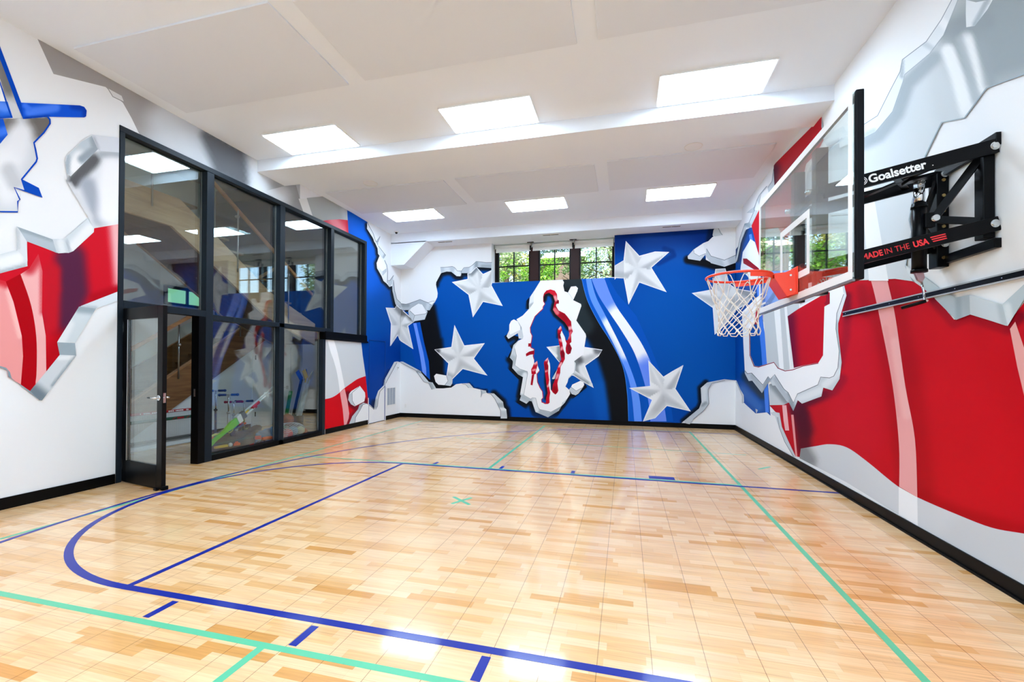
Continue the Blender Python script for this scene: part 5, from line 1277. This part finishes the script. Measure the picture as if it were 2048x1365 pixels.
SP(MB().bar((xg + .06, 5.0, 1.35), (xg + .06, 8.5, 3.60), .045, .06), 'handrail', M_rail, .008)
for y in (5.2, 6.28, 7.6):
    z = zl(y) + .6
    SP(MB().cyl((xg + .04, y, z - .12), (xg + .04, y, z + .86), .014, n=10).ball((xg + .05, y, z + .5), .03), 'post', M_steel)
# hall window, downlights
M_winf = mat('hall_window_frame', (26, 40, 60), .5)
hw = MB()
wy0, wy1, wz0, wz1 = 9.3, 10.6, 3.02, 3.55
for a, c, d, e in ((wy0, wy0 + .08, wz0, wz1), (wy1 - .08, wy1, wz0, wz1), (wy0, wy1, wz0, wz0 + .06), (wy0, wy1, wz1 - .08, wz1), ((wy0 + wy1) / 2 - .03, (wy0 + wy1) / 2 + .03, wz0, wz1)): hw.box(HXW, HXW + .06, a, c, d, e)
w3 = hw.build('window_2', M_winf); tag(w3, kind='structure')
MB().box(HXW + .004, HXW + .012, wy0 + .08, wy1 - .08, wz0 + .08, wz1 - .08).build('pane', mat('daylight_glow_pane', (120, 190, 150), .2, emit=(150, 225, 180), es=.75), w3)  # pane emits by itself, standing in for daylight outside
M_dl = mat('downlight_glow', (255, 240, 214), .5, emit=(255, 236, 205), es=26)
spots = [(-7.3, 8.6, HZ, 'small round downlight high over the stair landing'), (-9.6, 6.0, HZ, 'round downlight on the hall ceiling over the lower flight'), (-9.6, 2.6, HZ, 'round downlight on the hall ceiling behind the stairs'), (-11, 9, HZ, 'round downlight on the hall ceiling by the hall window'), (-6.5, 3.0, HZ, 'round downlight on the hall ceiling above the open door'), (-6.5, 6.6, HZ, 'round downlight on the hall ceiling close behind the partition'), (-11, 4.5, HZ, 'round downlight on the far side of the hall ceiling')]
for x, y, z, lab in spots:
    t = thing('downlight', lab, 'downlight', (x, y, z), 0, 'hall downlights')
    MB().lathe([(.10, 0), (.10, -.008), (.085, -.012), (.08, -.003)], n=28).build('trim_ring', M_trimw, t)
    MB().lathe([(0, -.005), (.08, -.005)], n=28).build('lamp', M_dl, t)
for x, y, lab in ((-7.1, 4.4, 'unseen square fill panel added on the hall ceiling above the door'), (-10.2, 7.6, 'unseen square fill panel added on the hall ceiling beyond the stairs'), (-7.0, 9.3, 'unseen square fill panel added on the hall ceiling over the landing')):  # unseen fill panels, added to brighten the hall
    t = thing('hall_fill_light', lab, 'ceiling light', (x, y, HZ), 0, 'added hall fill panels')
    MB().box(-.5, .5, -.5, .5, -.012, 0).build('frame', M_trimw, t); MB().box(-.48, .48, -.48, .48, -.016, -.008).build('diffuser', mat('hall_fill_diffuser', (240, 240, 240), .6, emit=(235, 244, 255), es=4.0), t)

# ------------------------------------------------------------------ sports gear in the hall
gear = 'scooters parked in the hall'
def scooter(x, y, zt, grip, stem, rz, lab, barw=.28):
    t = thing('kick_scooter', lab, 'scooter', (x, y, 0), rz, gear)
    MB().cyl((0, -barw / 2, zt), (0, barw / 2, zt), .012, n=12).build('handlebar', M_steel, t)
    for s in (-1, 1): MB().cyl((0, s * .035, zt), (0, s * barw / 2, zt), .021, n=14).ball((0, s * barw / 2, zt), .026).build('grip', grip, t)
    MB().cyl((0, 0, zt * .55), (0, 0, zt), .013, n=12).build('upper_stem', M_chrome, t)
    MB().cyl((0, 0, .10), (0, 0, zt * .62), .019, n=14).cyl((0, 0, zt * .6), (0, 0, zt * .6 + .03), .030, n=14).build('stem', stem, t)
    MB().box(-.44, -.06, -.055, .055, .065, .085).bar((0, 0, .13), (-.10, 0, .075), .05, .03).build('deck', stem, t, bevel=.006)
    for xx in (.03, -.47):
        MB().cyl((xx, -.014, .06), (xx, .014, .06), .06, n=24).build('wheel', M_black, t)
M_sb = mat('scooter_blue', (24, 62, 140), .4); M_sn = mat('scooter_navy', (30, 42, 66), .4); M_sp = mat('scooter_pink', (150, 22, 64), .45); M_sk = mat('scooter_black', (18, 20, 24), .4); M_sy = mat('scooter_olive', (132, 124, 30), .4); M_sil = mat('scooter_silver', (190, 192, 196), .3, .7)
scooter(-7.28, 6.52, .92, M_sb, M_sn, -.83, 'tallest scooter of the row, blue grips and dark blue stem, nearest the door')
scooter(-7.0, 6.53, .85, M_sb, M_sil, -.83, 'silver scooter with blue grips, second from the door')
scooter(-7.40, 7.02, .67, M_sp, M_sil, -.83, 'low scooter with dark pink grips and lettered silver stem')
scooter(-7.36, 7.22, .67, M_sk, M_sy, -.83, 'low scooter with black grips and olive yellow stem, farthest from the door')
# street hockey goal
M_gred = mat('goal_red', (176, 24, 36), .5); M_ggr = mat('goal_green', (30, 84, 62), .5); M_net = mat('goal_net_white', (226, 228, 228), .8); M_blk = mat('goal_black_band', (30, 30, 32), .8)
t = thing('hockey_goal', 'low white netted goal with red top bar and green middle bar, under the stairs', 'goal', (-7.55, 6.1, 0))
g0, g1 = -.85, .38
MB().cyl((0, g0, .60), (0, g1, .60), .022, n=14).build('top_bar', M_gred, t)
b = MB()
rr_ = random.Random(5)
y = g0 + .05
while y < g1 - .05:
    wdt = rr_.uniform(.012, .026)
    if rr_.random() < .62: b.box(.017, .0235, y, y + wdt, .590, .612)
    y += wdt + .008
b.build('bar_marking', M_wp, t)
MB().cyl((.02, g0, .475), (.02, g1, .475), .026, n=14).build('middle_bar', M_ggr, t)
b = MB()
for y in (-.2, .05, .28): b.bar((.047, y, .465), (.047, y + .05, .487), .004, .010)
b.box(.040, .048, -.12, .0, .462, .488)
b.build('bar_marking', M_gred, t)
b = MB()
for y, in ((g0,), (g1,)): b.tube([(0, y, .60), (0, y, .02), (-.26, y, .02)], .018, n=10)
b.cyl((0, g0, .02), (0, g1, .02), .018, n=10).cyl((-.26, g0, .02), (-.26, g1, .02), .014, n=10)
b.build('frame', M_net, t)
b = MB()
for i in range(72): y = g0 + (g1 - g0) * i / 71; b.box(-.002, .002, y - .002, y + .002, .03, .59)
for i in range(28): z = .04 + .55 * i / 27; b.box(-.002, .002, g0, g1, z - .002, z + .002)
b.build('net', M_net, t)
b = MB()
for i in range(60):
    y = g0 + (g1 - g0) * i / 59
    b.bar((.006, y - .012, .105), (.006, y + .012, .150), .003, .005).bar((.006, y + .012, .105), (.006, y - .012, .150), .003, .005)
b.build('black_band', M_blk, t)
MB().box(-.004, .004, g0, g1, .0, .07).build('skirt', M_net, t)

# toy mat heaped with blasters
M_tsack = mat('sack_grey', (84, 82, 80), .85, noise=.15, nscale=12, bump=.3, bscale=30)
t = thing('toy_sack', 'open dark grey toy sack spread on the floor just behind the glass', 'toy sack', (-6.45, 6.05, 0))
b = MB(); n = 40; rings = [(.30, .012), (.40, .02), (.47, .06), (.50, .13), (.53, .20), (.515, .205), (.48, .14), (.42, .07), (.25, .03)]
vs = []
rs = random.Random(11)
wob = [rs.uniform(.9, 1.08) for _ in range(n)]
for r, z in rings:
    for k in range(n):
        a = 2 * PI * k / n
        q = wob[k] * .5 + wob[(k + 1) % n] * .25 + wob[k - 1] * .25
        back = .5 + .5 * math.sin(a * 1.0 + .3)
        vs.append((r * .62 * q * math.cos(a), r * 1.12 * q * math.sin(a), max(.004, z * (.55 + .85 * back) * (1 + .12 * math.sin(5 * a)))))
b.add(vs, [(i * n + k, i * n + (k + 1) % n, (i + 1) * n + (k + 1) % n, (i + 1) * n + k) for i in range(len(rings) - 1) for k in range(n)], 0, True)
b.add([(0, 0, .02)] + [vs[(len(rings) - 1) * n + k] for k in range(n)], [(0, 1 + k, 1 + (k + 1) % n) for k in range(n)], 0, True)
b.build('sack', M_tsack, t, fix=False)
M_den = mat('denim_blue', (96, 128, 160), .8, noise=.2, nscale=9)
b = MB(); nn = 12; vs = []
for i in range(nn + 1):
    for j in range(nn + 1):
        y = .16 + .42 * i / nn; z = .02 + .27 * j / nn * (1 - .2 * (1 - i / nn))
        vs.append((.33 - .05 * j / nn - .02 * math.sin(i * 1.3 + j), y + .08 * j / nn, z))
b.add(vs, [(i * (nn + 1) + j, (i + 1) * (nn + 1) + j, (i + 1) * (nn + 1) + j + 1, i * (nn + 1) + j + 1) for i in range(nn) for j in range(nn)], 0, True)
o = b.build('side_panel', M_den, t, fix=False); md = o.modifiers.new('solid', 'SOLIDIFY'); md.thickness = .006
M_lime = mat('toy_lime', (118, 214, 40), .4); M_tw = mat('toy_white', (232, 234, 232), .4); M_tr = mat('toy_red', (222, 50, 30), .4); M_to = mat('toy_orange', (240, 96, 30), .45); M_ty = mat('toy_yellow', (240, 196, 70), .45); M_tg = mat('toy_grey', (92, 96, 108), .5); M_tb = mat('toy_steel_blue', (110, 150, 170), .45); M_tn = mat('toy_navy', (30, 44, 80), .5); M_tyl = mat('toy_pale_yellow', (224, 220, 110), .45)
tg_ = 'toy blasters on the sack'
def along(p0, p1):
    p0, p1 = Vector(p0), Vector(p1); d = (p1 - p0).normalized()
    x = d; z = (Vector((0, 0, 1)) - d * d.z).normalized(); y = z.cross(x)
    return Matrix(((x.x, y.x, z.x, p0.x), (x.y, y.y, z.y, p0.y), (x.z, y.z, z.z, p0.z), (0, 0, 0, 1))), (p1 - p0).length
def tp(root, mb, nm, m, bevel=.003): return mb.build(nm, m, root, bevel=bevel)
mt, Lg = along((-6.14, 5.40, .20), (-6.17, 6.76, 1.0))
t = thing('toy_blaster', 'long lime green and white toy launcher leaning up out of the sack', 'toy blaster', (0, 0, 0), 0, tg_); t.matrix_world = mt
tp(t, MB().prism([(-.02, -.05), (.10, -.035), (.32, -.04), (.48, -.065), (.60, -.06), (.62, .05), (.46, .055), (.30, .02), (.0, .015)], lambda a, c, d: (a, d, c), -.025, .025), 'body', M_lime, .006)
tp(t, MB().tube([(.34, 0, -.04), (.36, 0, -.085), (.43, 0, -.09), (.46, 0, -.06)], .008, n=8), 'trigger_guard', M_tyl, 0)
tp(t, MB().prism([(.57, -.065), (.66, -.07), (.67, .07), (.58, .07)], lambda a, c, d: (a, d, c), -.032, .032), 'collar', M_tw, .004)
tp(t, MB().box(.66, .76, -.03, .03, -.055, .065), 'magazine', M_tg, .004)
tp(t, MB().cyl((.74, 0, .035), (1.30, 0, .035), .016, n=12).cyl((.74, 0, -.03), (1.02, 0, -.03), .020, n=12).cyl((.94, 0, .0), (1.36, 0, .0), .024, n=14), 'barrel', M_tw, 0)
tp(t, MB().cyl((.93, 0, 0), (1.10, 0, 0), .032, n=14).cyl((.98, 0, -.03), (1.02, 0, -.03), .026, n=12).cyl((.72, 0, -.04), (.76, 0, -.04), .026, n=12), 'red_band', M_tr, .002)
tp(t, MB().box(.76, .84, -.022, .022, .004, .03), 'cell', M_ty, .003)
tp(t, MB().bar((1.30, 0, .02), (1.42, 0, .045), .02, .026).bar((1.30, 0, -.005), (1.42, 0, -.02), .02, .026).bar((1.41, 0, .045), (1.55, 0, .05), .018, .024).bar((1.41, 0, -.02), (1.56, 0, -.02), .018, .024).box(1.28, 1.33, -.03, .03, -.03, .05), 'fork', M_tw, .003)
tp(t, MB().bar((1.53, 0, .05), (1.62, 0, .05), .018, .022).bar((1.54, 0, -.02), (1.63, 0, -.02), .018, .022), 'red_tip', M_tr, .002)
mt, Lg = along((-6.28, 5.50, .24), (-6.36, 6.28, .41))
t = thing('toy_blaster', 'grey and pale yellow toy blaster lying behind the lime green launcher', 'toy blaster', (0, 0, 0), 0, tg_); t.matrix_world = mt
tp(t, MB().prism([(0, -.05), (.22, -.045), (.50, -.03), (.62, -.01), (.62, .04), (.40, .055), (.1, .03), (0, .02)], lambda a, c, d: (a, d, c), -.024, .024), 'body', M_tg, .006)
tp(t, MB().box(.02, .46, -.027, .027, .02, .036), 'rail', M_tyl, .003); tp(t, MB().box(.34, .56, -.028, .028, -.015, .035), 'side_plate', M_tb, .004); tp(t, MB().cyl((.60, 0, .015), (.72, 0, .015), .022, n=12), 'muzzle', M_tr, .002)
mt, Lg = along((-6.42, 6.0, .30), (-6.30, 6.28, .40))
t = thing('toy_blaster', 'short navy toy pistol on top of the heap', 'toy blaster', (0, 0, 0), 0, tg_); t.matrix_world = mt
tp(t, MB().prism([(0, -.10), (.06, -.10), (.08, -.02), (.24, -.02), (.24, .04), (0, .04)], lambda a, c, d: (a, d, c), -.02, .02), 'body', M_tn, .006); tp(t, MB().cyl((.23, 0, .015), (.28, 0, .015), .017, n=12), 'muzzle', M_to, .002)
def bit(nm, lab, cat, mb, m, loc, rz=0):
    t_ = mb.build(nm, m, None, bevel=.004); t_.location = loc; t_.rotation_euler = (0, 0, rz); return tag(t_, lab, cat, 'small toys in the sack')
bit('toy_dart_clip', 'yellow orange toy clip at the front of the sack', 'toy', MB().box(-.10, .10, -.022, .022, -.018, .018), M_ty, (-6.14, 5.60, .12), 1.4)
t_ = MB().ball((0, 0, 0), .032).build('toy_ball', M_tw); t_.location = (-6.14, 5.77, .12); tag(t_, 'small white ball beside the yellow toy clip', 'ball')
bit('toy_car', 'small orange red toy next to the white ball', 'toy', MB().box(-.05, .05, -.03, .03, -.03, .01).box(-.03, .02, -.025, .025, .01, .035), M_to, (-6.14, 5.88, .12), 1.2)
bit('toy_rocket', 'bright orange foam rocket lying at the right end of the sack', 'toy', MB().cyl((-.10, 0, 0), (.08, 0, 0), .03, n=14).cyl((.08, 0, 0), (.12, 0, 0), .03, .01, n=14).box(-.12, -.07, -.045, .045, -.004, .004), M_to, (-6.10, 6.48, .11), 1.45)
bit('toy_pistol', 'small red orange toy grip above the denim panel', 'toy', MB().box(-.05, .05, -.02, .02, -.03, .03), M_tr, (-6.12, 6.30, .15), .8)
bit('toy_helmet', 'orange toy helmet at the left end of the sack', 'toy', MB().ball((0, 0, 0), .075, sz=.8), M_to, (-6.30, 5.56, .22))
b = MB()
for k in range(6):
    b.cyl((0, .02 * k, 0), (.03, .02 * k + .05, .004 * k), .007, n=8)
bit('toy_darts', 'little bundle of red foam darts low in the sack', 'toy', b, M_tr, (-6.12, 6.12, .05), .4)
t = thing('goggles', 'clear toy goggles lying before the denim panel', 'goggles', (-6.085, 6.33, .075), 1.6)
for s in (-1, 1): MB().tube([(s * .038 + .034 * math.cos(a), 0, .026 * math.sin(a)) for a in [2 * PI * i / 16 for i in range(16)]], .006, n=6, closed=True).build('lens_ring', M_black, t)
MB().box(-.11, .11, .006, .01, -.012, .012).build('strap', M_tn, t)

# mesh bag of balls, basketball, hockey sticks
def sports_ball(nm, lab, cat, loc, r, m, seam=None, group=None):
    t = thing(nm, lab, cat, loc, 0, group)
    MB().ball((0, 0, 0), r, nu=28, nv=16).build('shell', m, t)
    if seam:
        b = MB()
        for ax in range(3):
            pts = []
            for i in range(40):
                a = 2 * PI * i / 40; c, s = math.cos(a) * r * 1.002, math.sin(a) * r * 1.002
                pts.append(((c, s, 0), (c, 0, s), (0, c, s))[ax])
            b.tube(pts, r * .018, n=5, closed=True)
        for sgn in (-1, 1):
            b.tube([(r * .62 * math.cos(a), sgn * r * .8, r * .62 * math.sin(a)) for a in [2 * PI * i / 30 for i in range(30)]], r * .018, n=5, closed=True)
        b.build('seams', seam, t)
    return t
M_bb = mat('basketball_brown', (150, 78, 48), .7, bump=.5, bscale=400); M_seam = mat('seam_dark', (42, 28, 24), .7)
bg = 'balls in the mesh bag'
sports_ball('basketball', 'brown basketball with dark seams resting on the mesh ball bag', 'basketball', (-6.33, 7.22, .335), .115, M_bb, M_seam)
sports_ball('soccer_ball', 'black and white soccer ball at the left end of the mesh bag', 'ball', (-6.18, 6.80, .11), .105, M_tw, M_black, bg)
sports_ball('play_ball', 'pink red ball at the front of the mesh bag', 'ball', (-6.16, 7.03, .10), .095, mat('ball_pink', (226, 96, 104), .5), None, bg)
sports_ball('play_ball', 'pale yellow ball near the top of the mesh bag', 'ball', (-6.33, 6.94, .20), .085, mat('ball_yellow', (226, 206, 110), .5), None, bg)
sports_ball('play_ball', 'cream ball at the right end of the mesh bag', 'ball', (-6.20, 7.42, .11), .08, mat('ball_cream', (232, 220, 168), .5), None, bg)
sports_ball('play_ball', 'grey blue ball in the middle of the mesh bag', 'ball', (-6.22, 7.24, .12), .09, mat('ball_bluegrey', (150, 176, 192), .5), None, bg)
sports_ball('play_ball', 'small orange brown ball just beyond the mesh bag', 'ball', (-6.22, 7.545, .07), .065, mat('ball_orange', (196, 100, 66), .6))
M_mesh = glass_mat('mesh_bag', 1.3, (.9, .9, .92)); 
M_meshw = mat('mesh_cord_white', (222, 224, 228), .7)
b = MB(); n = 26; m_ = 22
def bagp(u, v):
    a = 2 * PI * u; t_ = v
    yy = 6.72 + .80 * t_; r = .17 * math.sin(PI * min(max(t_ * .94 + .05, .02), .98)) ** .45
    return (-6.22 + r * .85 * math.cos(a), yy, max(.006, .135 + r * .95 * math.sin(a)))
for i in range(n):
    b.tube([bagp(i / n + .25 * k / m_, k / m_) for k in range(m_ + 1)], .0022, n=4, cap=False); b.tube([bagp(i / n - .25 * k / m_, k / m_) for k in range(m_ + 1)], .0022, n=4, cap=False)
tag(b.build('mesh_ball_bag', M_meshw, None, fix=False), 'white mesh bag stretched over several balls behind the right glass pane', 'ball bag')
t = thing('stick_bin', 'dark woven bin holding the hockey sticks in the hall corner', 'bin', (-6.55, 7.72, 0))
MB().lathe([(0, .01), (.12, .01), (.14, .36), (.13, .36), (.11, .03)], n=28).build('basket', mat('woven_brown', (70, 60, 50), .9, bump=.8, bscale=60), t)
sg = 'hockey sticks in the bin'
def stick(base, top, bl, mshaft, mblade, lab, w_=.026):
    t = thing('hockey_stick', lab, 'hockey stick', base, 0, sg)
    d = Vector(top) - Vector(base)
    MB().bar((0, 0, 0), d, .022, w_, (1, 0, 0)).build('shaft', mshaft, t, bevel=.004)
    dn = d.normalized(); e = d + Vector(bl)
    MB().bar(d - dn * .10, d + dn * .02, .026, .04, (1, 0, 0)).bar(d, e, .016, .095, dn).build('blade', mblade, t, bevel=.006)
M_sbl = mat('stick_blue', (24, 64, 170), .4); M_sye = mat('stick_yellow', (244, 200, 20), .4); M_sbk = mat('stick_black', (18, 18, 22), .4); M_swt = mat('stick_white', (228, 230, 232), .4); M_sgr = mat('stick_green', (22, 136, 72), .4)
stick((-6.60, 7.60, .06), (-6.50, 7.80, 1.10), (0, -.13, .17), M_sbk, M_sbl, 'black hockey stick with a blue blade, leftmost of the sticks', .06)
stick((-6.56, 7.68, .06), (-6.48, 7.92, 1.12), (0, -.08, .17), M_swt, M_sye, 'white hockey stick with a yellow blade standing in the bin', .055)
stick((-6.54, 7.74, .06), (-6.46, 7.98, 1.09), (0, .14, .17), M_swt, mat('stick_cream', (220, 206, 150), .5), 'white hockey stick with a thin cream tip leaning to the right', .045)
stick((-6.58, 7.70, .06), (-6.54, 7.98, 1.16), (0, -.04, .14), M_sbk, M_sbl, 'black hockey stick with a small blue blade, rearmost in the bin', .02)
t = thing('goalie_paddle', 'upright green paddle board standing left of the hockey sticks', 'paddle', (-6.68, 7.56, 0))
MB().bar((0, -.03, .12), (.04, .10, .86), .014, .085, (1, 0, 0)).build('blade', M_sgr, t, bevel=.006)
MB().bar((0, -.05, .0), (0, -.03, .14), .02, .03, (1, 0, 0)).build('grip', M_black, t)
# ------------------------------------------------------------------ garden outside the back window
M_grass = mat('lawn', (92, 122, 50), .9, noise=.3, nscale=3)
b = MB(); b.quad((-30, YB + .4, 3.2), (20, YB + .4, 3.2), (20, 45, 3.2), (-30, 45, 3.2)); tag(b.build('ground', M_grass), kind='structure')
def leaf_mat(nm, c, c2):
    m = mat(nm, c, .6)
    nt = m.node_tree; N, L = nt.nodes, nt.links; p = N['Principled BSDF']
    oi = N.new('ShaderNodeNewGeometry'); wn = N.new('ShaderNodeValToRGB')
    wn.color_ramp.elements[0].color = (*[float(x) for x in lin(c)], 1); wn.color_ramp.elements[1].color = (*[float(x) for x in lin(c2)], 1)
    L.new(oi.outputs['Random Per Island'], wn.inputs[0]); L.new(wn.outputs[0], p.inputs['Base Color'])
    return m
M_bark = mat('bark', (92, 74, 58), .9, noise=.3, nscale=12, bump=.6, bscale=30)
def tree(x, y, z0, h, rx_, rz_, n, ls, m, lab, cat='tree', seed=1, nm='tree'):
    r = random.Random(seed)
    t = thing(nm, lab, cat, (x, y, z0), 0, 'trees outside the window')
    tr = MB().tube([(0, 0, -.2), (.05, 0, h * .3), (-.04, .05, h * .62), (0, 0, h * .9)], [.13, .11, .08, .03], n=10)
    for k in range(10):
        a = r.uniform(0, 2 * PI); z = h * r.uniform(.2, .8)
        tr.tube([(0, 0, z), (rx_ * .35 * math.cos(a), rx_ * .35 * math.sin(a), z + .15), (rx_ * .75 * math.cos(a), rx_ * .75 * math.sin(a), z + .35)], [.045, .03, .012], n=6)
    tr.build('trunk', M_bark, t)
    V, F = [], []
    cl = [(r.gauss(0, .42) * rx_, r.gauss(0, .42) * rx_, h * .55 + r.uniform(-.5, .5) * rz_ * 2 * .9, r.uniform(.18, .42) * rx_) for _ in range(46)]
    for _ in range(n):
        cx, cy, cz, cr_ = r.choice(cl)
        d = Vector((r.gauss(0, 1), r.gauss(0, 1), r.gauss(0, 1))).normalized() * cr_ * r.uniform(.5, 1.0)
        p = Vector((cx, cy, cz)) + d
        a = Vector((r.gauss(0, 1), r.gauss(0, 1), r.gauss(0, .6))).normalized(); bb = a.cross(Vector((r.gauss(0, 1), r.gauss(0, 1), r.gauss(0, 1)))).normalized()
        L_, W_ = ls * r.uniform(.7, 1.3), ls * .42
        o = len(V)
        V += [p - a * L_ / 2, p + bb * W_ / 2 + a.cross(bb) * W_ * .2, p + a * L_ / 2, p - bb * W_ / 2 + a.cross(bb) * W_ * .2]
        F.append((o, o + 1, o + 2, o + 3))
    b = MB(); b.add(V, F); b.build('foliage', m, t, fix=False)
L1 = leaf_mat('leaf_bright', (96, 150, 20), (150, 196, 50)); L2 = leaf_mat('leaf_dark', (40, 72, 40), (74, 108, 60)); L3 = leaf_mat('leaf_mid', (70, 112, 50), (128, 158, 84)); L4 = leaf_mat('leaf_yellow', (176, 168, 50), (222, 210, 96)); L5 = leaf_mat('leaf_pale', (120, 146, 92), (196, 206, 150))
tree(-2.75, 14.4, 3.2, 1.75, .8, .75, 4600, .10, L1, 'bright lime green tree close behind the middle window pane', seed=2)
tree(-5.2, 16.6, 3.2, 4.6, 1.5, 2.0, 5200, .12, L2, 'dark green bushy tree behind the left window pane', seed=3)
tree(-4.1, 15.2, 3.2, 2.3, .8, 1.0, 3200, .10, L5, 'pale green shrub low behind the left window pane', seed=4)
tree(-4.75, 19.0, 3.2, 4.4, 1.0, 1.6, 3800, .12, L4, 'yellow leaved tree beyond the left window pane', seed=5)
tree(-.45, 15.2, 3.2, 3.4, 1.2, 1.5, 5200, .11, L5, 'pale leafy tree behind the right window pane', seed=6)
tree(-1.55, 15.6, 3.2, 2.2, .85, 1.0, 3600, .10, L3, 'mid green shrub between the middle and right window panes', seed=7)
tree(.9, 17.5, 3.2, 4.8, 1.7, 2.1, 4600, .13, L3, 'green tree beyond the right edge of the window', seed=8)
tree(-3.3, 21.5, 3.2, 6.0, 2.0, 2.6, 5200, .15, L2, 'tall dark tree farthest back, above the tan roof', seed=9)
tree(-7.6, 19.5, 3.2, 5.6, 2.0, 2.5, 4600, .15, L3, 'green tree seen at the far left of the window', seed=10)
tree(.2, 22.5, 3.2, 6.4, 2.2, 2.8, 4600, .16, L2, 'tall dark tree far behind the right window pane', seed=12)
tree(-6.4, 23.5, 3.2, 6.6, 2.3, 2.9, 4600, .16, L2, 'tall dark tree far behind the left window pane', seed=13)
rz_ = at(1130, 523, 1, 18.4); rt_ = at(1130, 511, 1, 18.4)
t = thing('garden_shed', 'garden shed with a pale tan hipped roof among the trees', 'shed', (rz_.x, 18.4, 3.2))
zr, zt_ = rz_.z - 3.2, rt_.z - 3.2
MB().box(-.72, .72, -.5, .5, 0, zr + .02).build('wall', mat('shed_wall', (120, 100, 84), .8), t)
b = MB(); b.add([(-.92, -.7, zr), (.92, -.7, zr), (.92, .7, zr), (-.92, .7, zr), (-.78, 0, zt_ + .12), (.78, 0, zt_ + .12)], [(0, 1, 5, 4), (1, 2, 5), (2, 3, 4, 5), (3, 0, 4), (0, 3, 2, 1)])
b.build('roof', mat('shed_roof_tan', (216, 184, 150), .8, noise=.08, nscale=8), t)
# daylight
wd = bpy.data.worlds.new('sky'); SC.world = wd; wd.use_nodes = True
nt = wd.node_tree; bgn = nt.nodes['Background']
sky = nt.nodes.new('ShaderNodeTexSky'); sky.sky_type = 'NISHITA'; sky.sun_disc = False
sky.sun_elevation = math.radians(52); sky.sun_rotation = math.radians(200); sky.altitude = 100
nt.links.new(sky.outputs[0], bgn.inputs[0]); bgn.inputs[1].default_value = .75
sd = bpy.data.lights.new('sun', 'SUN'); sd.energy = 7.5; sd.angle = math.radians(.5); sd.color = (1, .95, .86)
so = bpy.data.objects.new('sun', sd); COL.objects.link(so); so.rotation_euler = (math.radians(40), 0, math.radians(-18))
SC.view_settings.view_transform = 'Standard'; SC.view_settings.look = 'None'; SC.view_settings.exposure = 0.22; SC.view_settings.gamma = 1.0
SC.view_settings.use_curve_mapping = False
SC.cycles.max_bounces = 10; SC.cycles.diffuse_bounces = 6; SC.cycles.glossy_bounces = 5; SC.cycles.transparent_max_bounces = 24
SC.cycles.sample_clamp_indirect = 6.0
